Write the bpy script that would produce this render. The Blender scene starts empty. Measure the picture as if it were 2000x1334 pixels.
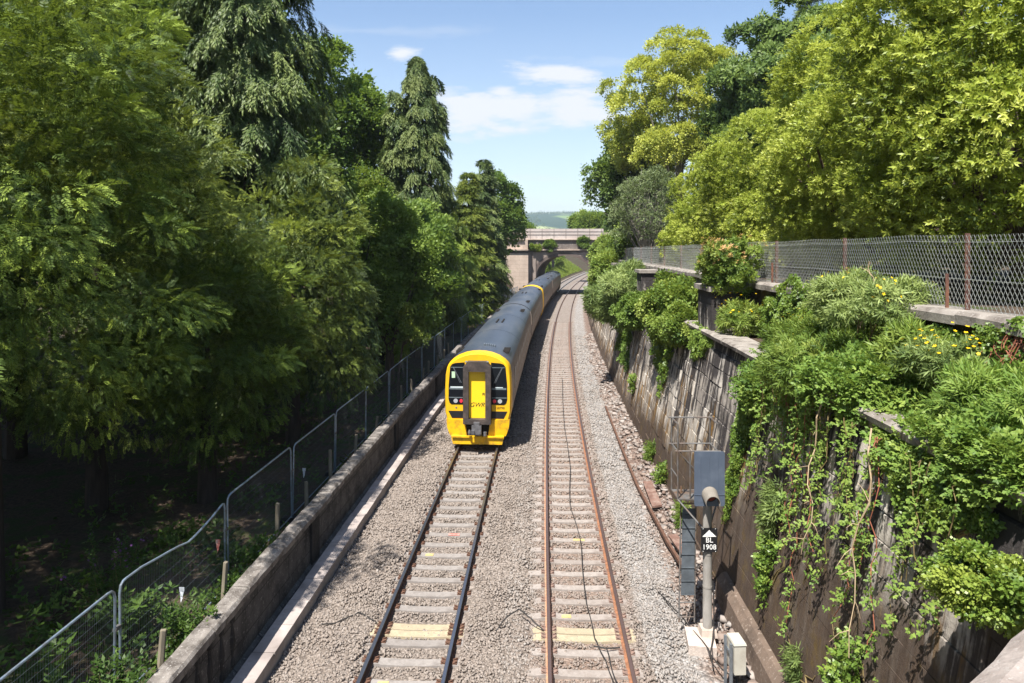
import bpy, math, random
import numpy as np
from mathutils import Vector, Matrix

S = bpy.context.scene
COL = S.collection
random.seed(7)
PI = math.pi
CAMZ = 7.54

# ------------------------------------------------------------------ layout
def C(s):
    """centre line (x) of the right-hand track at depth s"""
    s2 = min(s, 230.0)
    t = s2 - 11.87
    x = 1.395 + 0.040 * t + 4.35e-4 * t * t * (1 if t > 0 else 0.3)
    if s > 230.0:
        x += (s - 230.0) * 0.23
    return x
def TH(s):
    s2 = min(s, 230.0)
    t = s2 - 11.87
    return 0.040 + 8.7e-4 * t * (1 if t > 0 else 0.3)
def P(s, o, z=0.0):
    k = TH(s); c = 1 / math.sqrt(1 + k * k)
    return Vector((C(s) + o * c, s - o * k * c, z))
def LERP(x, a, b, u, v):
    t = max(0.0, min(1.0, (x - a) / (b - a)))
    return u + (v - u) * t
def o_base(s):   return LERP(s, 15, 70, 3.05, 2.62)
def o_ledge(s):  return o_base(s) + 0.9
def o_par(s):    return LERP(s, 10, 52, 5.25, 4.5)
def o_fence_r(s):return o_par(s) + 0.22
def o_fence_l(s):return LERP(s, 55, 92, -7.5, -6.7)
Z_LEDGE, Z_COP = 5.2, 6.61
def z_fence_r(s): return LERP(s, 12, 60, 7.72, 7.42)
def z_cop(s): return LERP(s, 12, 60, 6.61, 6.35)
def wall_pt(s, z, off=0.0):
    """point on the battered face of the retaining wall"""
    if z <= Z_LEDGE:
        o = o_base(s) + 0.9 * z / Z_LEDGE
    else:
        o = o_par(s)
    return P(s, o - off, z)
def W(px, py, d):
    return Vector(((px - 1000) * d / 1340.0, d, CAMZ - (py - 483) * d / 1340.0))

# ------------------------------------------------------------------ mesh helpers
class MB:
    def __init__(s): s.v = []; s.f = []; s.m = []; s.uv = []
    def add(s, vs, fs, m=0, uvs=None):
        b = len(s.v); s.v += [tuple(v) for v in vs]
        s.uv += (uvs if uvs else [(0, 0)] * len(vs))
        for f in fs: s.f.append(tuple(b + i for i in f)); s.m.append(m)
    def box(s, c, size, m=0, rot=None, taper=1.0):
        x, y, z = (k / 2 for k in size); c = Vector(c)
        pts = [Vector((-x, -y, -z)), Vector((x, -y, -z)), Vector((x, y, -z)), Vector((-x, y, -z)),
               Vector((-x * taper, -y * taper, z)), Vector((x * taper, -y * taper, z)), Vector((x * taper, y * taper, z)), Vector((-x * taper, y * taper, z))]
        if rot is not None: pts = [rot @ p for p in pts]
        s.add([c + p for p in pts], [(0, 3, 2, 1), (4, 5, 6, 7), (0, 1, 5, 4), (1, 2, 6, 5), (2, 3, 7, 6), (3, 0, 4, 7)], m)
    def hexa(s, a, b, m=0):
        """a, b: two quads (lists of 4) bounding a solid"""
        s.add(list(a) + list(b), [(0, 3, 2, 1), (4, 5, 6, 7), (0, 1, 5, 4), (1, 2, 6, 5), (2, 3, 7, 6), (3, 0, 4, 7)], m)
    def tube(s, pts, r, n=6, m=0, cap=True):
        pts = [Vector(p) for p in pts]
        rs = r if isinstance(r, (list, tuple)) else [r] * len(pts)
        vs = []; prev = None
        for i, p in enumerate(pts):
            t = (pts[min(i + 1, len(pts) - 1)] - pts[max(i - 1, 0)])
            if t.length < 1e-9: t = Vector((0, 0, 1))
            t.normalize()
            if prev is None:
                a = Vector((0, 0, 1)) if abs(t.z) < 0.9 else Vector((1, 0, 0))
                x = t.cross(a).normalized()
            else:
                x = (prev - t * prev.dot(t))
                x = x.normalized() if x.length > 1e-6 else t.orthogonal().normalized()
            prev = x; y = t.cross(x)
            for k in range(n):
                a = 2 * PI * k / n
                vs.append(p + x * (rs[i] * math.cos(a)) + y * (rs[i] * math.sin(a)))
        fs = []
        for i in range(len(pts) - 1):
            for k in range(n):
                k2 = (k + 1) % n
                fs.append((i * n + k, i * n + k2, (i + 1) * n + k2, (i + 1) * n + k))
        if cap:
            fs.append(tuple(range(n - 1, -1, -1))); e = (len(pts) - 1) * n
            fs.append(tuple(e + k for k in range(n)))
        s.add(vs, fs, m)
    def lathe(s, c, prof, n=10, m=0):
        vs = []; fs = []; c = Vector(c)
        for (r, z) in prof:
            for k in range(n):
                a = 2 * PI * k / n; vs.append(c + Vector((r * math.cos(a), r * math.sin(a), z)))
        for i in range(len(prof) - 1):
            for k in range(n):
                k2 = (k + 1) % n; fs.append((i * n + k, i * n + k2, (i + 1) * n + k2, (i + 1) * n + k))
        fs.append(tuple(range(n - 1, -1, -1))); e = (len(prof) - 1) * n; fs.append(tuple(e + k for k in range(n)))
        s.add(vs, fs, m)
    def sweep(s, path, prof, m=0, closed=True, cap=True, ms=None):
        """path: list of (s, dz); prof: list of (o, z); swept in track coordinates with metre uvs"""
        n = len(prof); vs = []; fs = []; uvs = []
        per = [0.0]
        for i in range(1, n): per.append(per[-1] + math.hypot(prof[i][0] - prof[i - 1][0], prof[i][1] - prof[i - 1][1]))
        for (q, f) in path:
            for i, (o, z) in enumerate(prof):
                o2, z2 = f(q, i, o, z) if f else (o, z)
                vs.append(P(q, o2, z2)); uvs.append((q, per[i]))
        b = len(s.v); s.v += [tuple(v) for v in vs]; s.uv += uvs
        for j in range(len(path) - 1):
            for i in range(n if closed else n - 1):
                i2 = (i + 1) % n
                s.f.append((b + j * n + i, b + j * n + i2, b + (j + 1) * n + i2, b + (j + 1) * n + i)); s.m.append(ms[i] if ms else m)
        if cap and closed:
            s.f.append(tuple(b + k for k in range(n - 1, -1, -1))); s.m.append(m)
            e = b + (len(path) - 1) * n; s.f.append(tuple(e + k for k in range(n))); s.m.append(m)
    def prism(s, poly, y0, y1, m=0, plane='xz'):
        """extrude a polygon (x,z) from y0 to y1 (counter-clockwise seen from -y)"""
        n = len(poly)
        if plane == 'xz':
            vs = [(x, y0, z) for x, z in poly] + [(x, y1, z) for x, z in poly]
        else:
            vs = [(x, y, y0) for x, y in poly] + [(x, y, y1) for x, y in poly]
        fs = [tuple(range(n)), tuple(range(2 * n - 1, n - 1, -1))]
        for i in range(n):
            j = (i + 1) % n; fs.append((i, n + i, n + j, j))
        s.add(vs, fs, m)
    def loft(s, rings, m=0, closed=True, cap0=True, cap1=True):
        n = len(rings[0]); vs = [p for r in rings for p in r]; fs = []
        for j in range(len(rings) - 1):
            for i in range(n if closed else n - 1):
                i2 = (i + 1) % n; fs.append((j * n + i, j * n + i2, (j + 1) * n + i2, (j + 1) * n + i))
        if cap0: fs.append(tuple(range(n - 1, -1, -1)))
        if cap1: fs.append(tuple((len(rings) - 1) * n + k for k in range(n)))
        s.add(vs, fs, m)
    def build(s, name, mats, parent=None, smooth=False, loc=None):
        me = bpy.data.meshes.new(name)
        me.from_pydata(s.v, [], s.f); me.update()
        mats = mats if isinstance(mats, (list, tuple)) else [mats]
        for q in mats: me.materials.append(q)
        me.polygons.foreach_set('material_index', s.m)
        uvl = me.uv_layers.new(name='UVMap')
        li = np.zeros(len(me.loops), dtype=np.int32); me.loops.foreach_get('vertex_index', li)
        uvl.data.foreach_set('uv', np.array(s.uv, dtype=np.float32)[li].ravel())
        if smooth: me.polygons.foreach_set('use_smooth', [True] * len(me.polygons))
        import bmesh
        bm = bmesh.new(); bm.from_mesh(me); bmesh.ops.recalc_face_normals(bm, faces=bm.faces); bm.to_mesh(me); bm.free()
        if smooth:
            try: me.set_sharp_from_angle(angle=math.radians(35))
            except Exception: pass
        return link(name, me, parent, loc)
def link(name, me, parent=None, loc=None):
    o = bpy.data.objects.new(name, me); COL.objects.link(o)
    if parent: o.parent = parent
    if loc is not None: o.location = loc
    return o
def empty(name, loc=(0, 0, 0), rz=0):
    o = bpy.data.objects.new(name, None); COL.objects.link(o); o.location = loc; o.rotation_euler = (0, 0, rz)
    o.empty_display_size = 0.3
    return o
def tag(o, label=None, cat=None, group=None, kind=None):
    if label: o['label'] = label
    if cat: o['category'] = cat
    if group: o['group'] = group
    if kind: o['kind'] = kind
    return o
def copy_tree(o, parent=None):
    c = o.copy(); COL.objects.link(c)
    if parent: c.parent = parent
    for ch in list(o.children): copy_tree(ch, c)
    return c
ORD = ['first', 'second', 'third', 'fourth', 'fifth', 'sixth', 'seventh', 'eighth', 'ninth', 'tenth', 'eleventh', 'twelfth', 'thirteenth', 'fourteenth',
       'fifteenth', 'sixteenth', 'seventeenth', 'eighteenth', 'nineteenth', 'twentieth', 'twenty-first', 'twenty-second', 'twenty-third', 'twenty-fourth', 'twenty-fifth', 'twenty-sixth', 'twenty-seventh']
def mesh_np(name, verts, quads, attrs, mat):
    me = bpy.data.meshes.new(name)
    nv, nq = len(verts), len(quads)
    me.vertices.add(nv); me.vertices.foreach_set('co', np.ascontiguousarray(verts, dtype=np.float32).ravel())
    me.loops.add(nq * 4); me.loops.foreach_set('vertex_index', np.ascontiguousarray(quads, dtype=np.int32).ravel())
    me.polygons.add(nq); me.polygons.foreach_set('loop_start', np.arange(0, nq * 4, 4, dtype=np.int32))
    me.polygons.foreach_set('loop_total', np.full(nq, 4, dtype=np.int32))
    me.update(calc_edges=True)
    for k, a in attrs.items():
        at = me.attributes.new(k, 'FLOAT', 'POINT'); at.data.foreach_set('value', np.ascontiguousarray(a, dtype=np.float32))
    me.materials.append(mat)
    return me

# ------------------------------------------------------------------ materials
def new_mat(name):
    m = bpy.data.materials.new(name); m.use_nodes = True
    nt = m.node_tree; nt.nodes.clear()
    out = nt.nodes.new('ShaderNodeOutputMaterial')
    return m, nt, out
def nd(nt, t, ins=None, **props):
    n = nt.nodes.new(t)
    for k, v in props.items(): setattr(n, k, v)
    for k, v in (ins or {}).items():
        if isinstance(v, bpy.types.NodeSocket): nt.links.new(v, n.inputs[k])
        else: n.inputs[k].default_value = v
    return n
def c4(c): return (c[0], c[1], c[2], 1.0)
def ramp(nt, fac, stops, interp='LINEAR'):
    n = nt.nodes.new('ShaderNodeValToRGB'); r = n.color_ramp; r.interpolation = interp
    while len(r.elements) < len(stops): r.elements.new(0.5)
    for e, (p, c) in zip(r.elements, stops): e.position = p; e.color = c4(c)
    nt.links.new(fac, n.inputs[0]); return n.outputs[0]
def mix(nt, fac, a, b, mode='MIX'):
    n = nt.nodes.new('ShaderNodeMix'); n.data_type = 'RGBA'; n.blend_type = mode
    for k, v in ((0, fac), (6, a), (7, b)):
        if isinstance(v, bpy.types.NodeSocket): nt.links.new(v, n.inputs[k])
        elif k == 0: n.inputs[0].default_value = v
        else: n.inputs[k].default_value = c4(v)
    return n.outputs[2]
def math_(nt, op, a, b=0.0, clamp=False):
    n = nt.nodes.new('ShaderNodeMath'); n.operation = op; n.use_clamp = clamp
    for k, v in ((0, a), (1, b)):
        if isinstance(v, bpy.types.NodeSocket): nt.links.new(v, n.inputs[k])
        else: n.inputs[k].default_value = v
    return n.outputs[0]
def noise(nt, vec, scale, detail=4, rough=0.55):
    n = nd(nt, 'ShaderNodeTexNoise', {'Scale': scale, 'Detail': detail, 'Roughness': rough})
    if vec is not None: nt.links.new(vec, n.inputs['Vector'])
    return n.outputs['Fac']
def coords(nt, kind='Object', scale=(1, 1, 1)):
    t = nd(nt, 'ShaderNodeTexCoord')
    mp = nd(nt, 'ShaderNodeMapping', {'Vector': t.outputs[kind], 'Scale': scale})
    return mp.outputs[0]
def principled(nt, out, color, rough=0.7, metal=0.0, spec=0.3, bump=None, bstr=0.3, bdist=0.02):
    p = nd(nt, 'ShaderNodeBsdfPrincipled')
    for k, v in (('Base Color', color), ('Roughness', rough), ('Metallic', metal), ('Specular IOR Level', spec)):
        if isinstance(v, bpy.types.NodeSocket): nt.links.new(v, p.inputs[k])
        elif k == 'Base Color': p.inputs[k].default_value = c4(v)
        else: p.inputs[k].default_value = v
    if bump is not None:
        b = nd(nt, 'ShaderNodeBump', {'Height': bump, 'Strength': bstr, 'Distance': bdist})
        nt.links.new(b.outputs[0], p.inputs['Normal'])
    nt.links.new(p.outputs[0], out.inputs[0]); return p
def simple(name, col, rough=0.6, metal=0.0, spec=0.35, var=0.25, scale=6.0, dirt=None, dscale=2.0, bstr=0.1, stretch=(1, 1, 1)):
    m, nt, out = new_mat(name)
    v = coords(nt, 'Object', stretch)
    f = noise(nt, v, scale, 5, 0.6)
    lo = tuple(c * (1 - var) for c in col); hi = tuple(min(1, c * (1 + var)) for c in col)
    c = ramp(nt, f, [(0.3, lo), (0.7, hi)])
    if dirt is not None:
        g = noise(nt, v, dscale, 6, 0.65)
        c = mix(nt, ramp(nt, g, [(0.48, (0, 0, 0)), (0.68, (1, 1, 1))]), c, dirt)
    principled(nt, out, c, rough, metal, spec, bump=f, bstr=bstr, bdist=0.01)
    return m
def leaf_mat(name, lo, mid, hi, trans=0.22, rough=0.5, spec=0.25, pat=1.2):
    m, nt, out = new_mat(name)
    a = nd(nt, 'ShaderNodeAttribute', attribute_name='tone')
    v = coords(nt, 'Object')
    f = noise(nt, v, pat, 3, 0.6)
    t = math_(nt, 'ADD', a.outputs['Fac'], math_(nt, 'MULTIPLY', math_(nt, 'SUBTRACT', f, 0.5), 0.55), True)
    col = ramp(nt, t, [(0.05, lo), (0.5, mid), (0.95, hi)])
    p = principled(nt, out, col, rough, 0, spec)
    tr = nd(nt, 'ShaderNodeBsdfTranslucent', {'Color': mix(nt, 0.5, col, (hi[0] * 1.3, hi[1] * 1.3, hi[2] * 0.7))})
    mx = nd(nt, 'ShaderNodeMixShader', {0: trans, 1: p.outputs[0], 2: tr.outputs[0]})
    nt.links.new(mx.outputs[0], out.inputs[0])
    return m

M = {}
M['yew'] = leaf_mat('yew_leaf', (0.0114, 0.0257, 0.0075), (0.0807, 0.1286, 0.0262), (0.3037, 0.3958, 0.0654), 0.22, .55, .15)
M['yew_olive'] = leaf_mat('yew_leaf_olive', (0.0155, 0.0279, 0.0084), (0.0926, 0.132, 0.0281), (0.3216, 0.3798, 0.0748), 0.22, .55, .15)
M['cypress'] = leaf_mat('cypress_leaf', (0.0207, 0.0415, 0.0145), (0.0772, 0.1207, 0.0339), (0.1882, 0.2325, 0.0687), 0.15)
M['gold'] = leaf_mat('golden_cypress_leaf', (0.04, 0.065, 0.014), (0.125, 0.175, 0.03), (0.28, 0.32, 0.055), 0.2)
M['broad'] = leaf_mat('broad_leaf', (0.0346, 0.075, 0.0171), (0.108, 0.18, 0.0323), (0.216, 0.3, 0.057), 0.32)
M['broad_dark'] = leaf_mat('dark_broad_leaf', (0.028, 0.056, 0.015), (0.085, 0.14, 0.03), (0.18, 0.25, 0.055), 0.28)
M['lime'] = leaf_mat('lime_leaf', (0.09, 0.13, 0.026), (0.31, 0.36, 0.065), (0.56, 0.57, 0.12), 0.35)
M['laurel'] = leaf_mat('laurel_leaf', (0.0522, 0.0875, 0.0153), (0.261, 0.3293, 0.0437), (0.4802, 0.5248, 0.1092), 0.34, 0.42, 0.25, 0.6)
M['shrub'] = leaf_mat('shrub_leaf', (0.052, 0.1007, 0.0231), (0.1485, 0.2281, 0.0396), (0.2822, 0.3489, 0.0743), 0.34)
M['sage'] = leaf_mat('grey_green_leaf', (0.066, 0.112, 0.036), (0.162, 0.224, 0.066), (0.3, 0.3696, 0.12), 0.28)
M['ivy'] = leaf_mat('ivy_leaf', (0.0466, 0.0966, 0.0173), (0.132, 0.2138, 0.0345), (0.2795, 0.345, 0.0605), 0.3, 0.4, 0.35)
M['bramble'] = leaf_mat('bramble_leaf', (0.0546, 0.1115, 0.0269), (0.1502, 0.2478, 0.047), (0.273, 0.3593, 0.0757), 0.34)
M['orange'] = leaf_mat('young_orange_leaf', (0.176, 0.1755, 0.034), (0.396, 0.27, 0.085), (0.55, 0.324, 0.153), 0.3)
M['petal'] = leaf_mat('yellow_petal', (0.6, 0.38, 0.01), (0.8, 0.52, 0.01), (0.85, 0.6, 0.02), 0.2)
M['purple'] = leaf_mat('purple_petal', (0.09, 0.03, 0.12), (0.16, 0.06, 0.2), (0.24, 0.1, 0.28), 0.2)
M['grass'] = leaf_mat('grass_blade', (0.069, 0.1265, 0.0172), (0.1725, 0.253, 0.0345), (0.322, 0.368, 0.0805), 0.3)
M['under'] = leaf_mat('undergrowth_leaf', (0.0196, 0.0504, 0.0101), (0.056, 0.1064, 0.0179), (0.1064, 0.168, 0.028), 0.28)
M['grey_twig'] = leaf_mat('grey_leaf', (0.057, 0.0805, 0.0285), (0.1425, 0.184, 0.076), (0.2565, 0.3105, 0.1425), 0.2)
M['bark'] = simple('bark', (0.10, 0.075, 0.055), 0.9, var=0.45, scale=7, stretch=(1, 1, 0.2), bstr=0.8)
M['bark_dark'] = simple('dark_bark', (0.045, 0.032, 0.025), 0.9, var=0.45, scale=7, stretch=(1, 1, 0.2), bstr=0.8)
M['bark_grey'] = simple('grey_bark', (0.22, 0.2, 0.17), 0.9, var=0.35, scale=7, stretch=(1, 1, 0.2), bstr=0.8)
M['stem'] = simple('stem', (0.16, 0.12, 0.05), 0.8, var=0.3)
M['dry'] = simple('dry_stem', (0.36, 0.27, 0.17), 0.8, var=0.3)
M['stem_red'] = simple('red_stem', (0.28, 0.10, 0.06), 0.7, var=0.3)
M['galv'] = simple('galvanised_tube', (0.28, 0.36, 0.44), 0.38, 0.55, 0.5, var=0.2, scale=12, dirt=(0.2, 0.2, 0.19), dscale=5)
M['wire'] = simple('fence_wire', (0.13, 0.15, 0.17), 0.5, 0.5, 0.4, var=0.2)
M['chain'] = simple('chain_link_wire', (0.50, 0.52, 0.50), 0.45, 0.3, 0.5, var=0.15, scale=2)
M['post_rust'] = simple('rusty_post', (0.13, 0.065, 0.05), 0.8, 0.1, 0.3, var=0.35, dirt=(0.2, 0.09, 0.05), dscale=6)
M['wood'] = simple('weathered_wood', (0.22, 0.19, 0.14), 0.9, var=0.35, scale=9, stretch=(1, 1, 0.15))
M['steel_blue'] = simple('blue_grey_paint', (0.085, 0.108, 0.15), 0.45, 0.1, 0.4, var=0.06, scale=3, dirt=(0.11, 0.135, 0.18), dscale=4, bstr=0.03)
M['steel_grey'] = simple('galvanised_steel', (0.24, 0.27, 0.30), 0.4, 0.6, 0.5, var=0.25, scale=10)
M['guard'] = simple('ladder_guard_steel', (0.10, 0.115, 0.13), 0.45, 0.4, 0.4, var=0.35, scale=4)
M['steel_dull'] = simple('dull_steel', (0.15, 0.145, 0.14), 0.6, 0.4, 0.4, var=0.3, scale=10, dirt=(0.16, 0.09, 0.05))
M['conc_post'] = simple('post_concrete', (0.25, 0.235, 0.215), 0.85, var=0.18, scale=9, dirt=(0.14, 0.12, 0.1), dscale=3, stretch=(1, 1, .4))
M['cab_white'] = simple('cabinet_paint', (0.45, 0.43, 0.37), 0.5, var=0.06, dirt=(0.36, 0.33, 0.28), dscale=3)
M['black'] = simple('black_paint', (0.015, 0.015, 0.017), 0.45, var=0.2)
M['white'] = simple('white_paint', (0.8, 0.8, 0.78), 0.5, var=0.05)
M['lens_red'] = simple('red_lens', (0.16, 0.022, 0.012), 0.25, var=0.1)
M['hood'] = simple('hood_paint', (0.19, 0.17, 0.145), 0.6, var=0.15)
M['cable'] = simple('black_cable', (0.03, 0.028, 0.027), 0.6, var=0.3)
M['rust'] = simple('rust', (0.26, 0.12, 0.065), 0.85, 0.1, 0.3, var=0.35, scale=14, dirt=(0.16, 0.08, 0.05), dscale=4)
M['rust_dark'] = simple('dark_rust', (0.115, 0.062, 0.042), 0.85, 0.1, 0.3, var=0.35, scale=14)
M['rust_pale'] = simple('pale_rust', (0.40, 0.225, 0.14), 0.85, 0.1, 0.3, var=0.25, scale=14)
M['fastening'] = simple('fastening_rust', (0.20, 0.135, 0.11), 0.85, 0.1, 0.3, var=0.3, scale=14)
M['plate_rust'] = simple('dusty_rust', (0.16, 0.095, 0.075), 0.9, 0, 0.2, var=0.3, scale=6, dirt=(0.24, 0.18, 0.15), dscale=5)
M['rail_top'] = simple('worn_rail_top', (0.26, 0.27, 0.31), 0.3, 0.9, 0.5, var=0.12, scale=3, stretch=(1, .1, 1))
M['rail_top_rust'] = simple('brown_rail_top', (0.20, 0.13, 0.11), 0.4, 0.7, 0.5, var=0.2, scale=3, stretch=(1, .1, 1))
M['rock_pale'] = simple('pale_rubble', (0.42, 0.35, 0.30), 0.9, var=0.25, scale=5)
M['yellow_mark'] = simple('yellow_mark', (0.46, 0.34, 0.14), 0.8, var=0.2, dirt=(0.34, 0.29, 0.22), dscale=10)
M['red_mark'] = simple('red_mark', (0.5, 0.15, 0.12), 0.8, var=0.3, dirt=(0.42, 0.36, 0.32), dscale=14)
M['plastic'] = simple('pale_plastic', (0.55, 0.58, 0.62), 0.4, var=0.1)

def sleeper_mat(name, col, stain):
    m, nt, out = new_mat(name)
    v = coords(nt, 'Object')
    oi = nd(nt, 'ShaderNodeObjectInfo')
    f = noise(nt, v, 9, 6, 0.65)
    c = ramp(nt, f, [(0.3, tuple(k * .78 for k in col)), (0.7, tuple(min(1, k * 1.15) for k in col))])
    c = mix(nt, ramp(nt, noise(nt, v, 3, 5, .7), [(0.5, (0, 0, 0)), (0.72, (.8, .8, .8))]), c, stain)
    c = mix(nt, math_(nt, 'MULTIPLY', oi.outputs['Random'], 0.35), c, stain)
    principled(nt, out, c, 0.9, 0, 0.2, bump=f, bstr=0.3, bdist=0.01)
    return m
M['sleeper'] = sleeper_mat('sleeper_concrete', (0.295, 0.262, 0.238), (0.17, 0.138, 0.118))
M['sleeper_left'] = sleeper_mat('sleeper_concrete_dark', (0.265, 0.242, 0.225), (0.15, 0.132, 0.12))
M['sleeper_yellow'] = sleeper_mat('sleeper_yellowed', (0.37, 0.315, 0.215), (0.26, 0.215, 0.155))

def ballast_mat():
    m, nt, out = new_mat('ballast')
    uv = nd(nt, 'ShaderNodeUVMap', uv_map='UVMap').outputs[0]
    sep = nd(nt, 'ShaderNodeSeparateXYZ', {0: uv})
    v = coords(nt, 'Object')
    vo = nd(nt, 'ShaderNodeTexVoronoi', {'Vector': v, 'Scale': 17.0, 'Randomness': 1.0})
    tone = nd(nt, 'ShaderNodeSeparateColor', {0: vo.outputs['Color']}).outputs[0]
    big = noise(nt, v, 0.7, 5, 0.6)
    grey = ramp(nt, tone, [(0.0, (0.13, 0.107, 0.09)), (0.5, (0.215, 0.18, 0.153)), (1.0, (0.31, 0.268, 0.235))])
    pale = ramp(nt, tone, [(0.0, (0.16, 0.15, 0.142)), (0.5, (0.28, 0.268, 0.255)), (1.0, (0.40, 0.385, 0.37))])
    dirt = ramp(nt, tone, [(0.0, (0.10, 0.066, 0.052)), (0.6, (0.175, 0.12, 0.096)), (1.0, (0.30, 0.225, 0.185))])
    o = math_(nt, 'ADD', sep.outputs[1], math_(nt, 'MULTIPLY', math_(nt, 'SUBTRACT', noise(nt, v, 1.6, 5, .65), 0.5), 0.9))
    fp = ramp(nt, math_(nt, 'DIVIDE', math_(nt, 'ADD', o, 7), 10), [(0.80, (0, 0, 0)), (0.83, (1, 1, 1)), (0.905, (1, 1, 1)), (0.925, (0, 0, 0))])
    fd = ramp(nt, math_(nt, 'DIVIDE', math_(nt, 'ADD', o, 7), 10), [(0.905, (0, 0, 0)), (0.935, (1, 1, 1))])
    frust = ramp(nt, math_(nt, 'DIVIDE', math_(nt, 'ADD', o, 7), 10), [(0.58, (0, 0, 0)), (0.64, (.5, .5, .5)), (0.76, (.5, .5, .5)), (0.80, (0, 0, 0))])
    c = mix(nt, fp, grey, pale); c = mix(nt, fd, c, dirt)
    c = mix(nt, frust, c, (0.25, 0.16, 0.115))
    c = mix(nt, math_(nt, 'MULTIPLY', ramp(nt, big, [(0.35, (0, 0, 0)), (0.7, (1, 1, 1))]), 0.35), c, (0.17, 0.135, 0.115))
    h = math_(nt, 'SUBTRACT', 1.0, vo.outputs['Distance'])
    c = mix(nt, ramp(nt, vo.outputs['Distance'], [(0.5, (0, 0, 0)), (0.85, (.5, .5, .5))]), c, (0.06, 0.05, 0.042))
    principled(nt, out, c, 0.92, 0, 0.2, bump=h, bstr=1.0, bdist=0.04)
    return m
M['ballast'] = ballast_mat()
def stone_mat():
    m, nt, out = new_mat('ballast_stone')
    t = nd(nt, 'ShaderNodeAttribute', attribute_name='tone').outputs['Fac']
    zn = nd(nt, 'ShaderNodeAttribute', attribute_name='zone').outputs['Fac']
    grey = ramp(nt, t, [(0.0, (0.125, 0.103, 0.086)), (0.5, (0.24, 0.20, 0.17)), (0.9, (0.33, 0.285, 0.25)), (1.0, (0.45, 0.41, 0.37))])
    pale = ramp(nt, t, [(0.0, (0.19, 0.182, 0.172)), (0.5, (0.31, 0.298, 0.284)), (1.0, (0.45, 0.435, 0.42))])
    rust = ramp(nt, t, [(0.0, (0.135, 0.085, 0.066)), (0.5, (0.225, 0.163, 0.132)), (1.0, (0.36, 0.295, 0.25))])
    c = mix(nt, math_(nt, 'SUBTRACT', zn, 1.0, True), mix(nt, math_(nt, 'MULTIPLY', zn, 1.0, True), grey, pale), rust)
    v = coords(nt, 'Object')
    c = mix(nt, math_(nt, 'MULTIPLY', noise(nt, v, 40, 3), 0.4), c, (0.2, 0.165, 0.14))
    principled(nt, out, c, 0.9, 0, 0.25)
    return m
M['stone'] = stone_mat()
def ground_mat():
    m, nt, out = new_mat('woodland_soil')
    v = coords(nt, 'Object')
    f = noise(nt, v, 1.3, 6, 0.65); g = noise(nt, v, 9, 5, 0.7)
    c = ramp(nt, g, [(0.25, (0.035, 0.025, 0.018)), (0.6, (0.085, 0.062, 0.045)), (0.85, (0.15, 0.115, 0.085))])
    c = mix(nt, ramp(nt, f, [(0.5, (0, 0, 0)), (0.62, (.8, .8, .8))]), c, (0.04, 0.065, 0.015))
    principled(nt, out, c, 0.95, 0, 0.15, bump=g, bstr=0.7, bdist=0.06)
    return m
M['soil'] = ground_mat()
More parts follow.
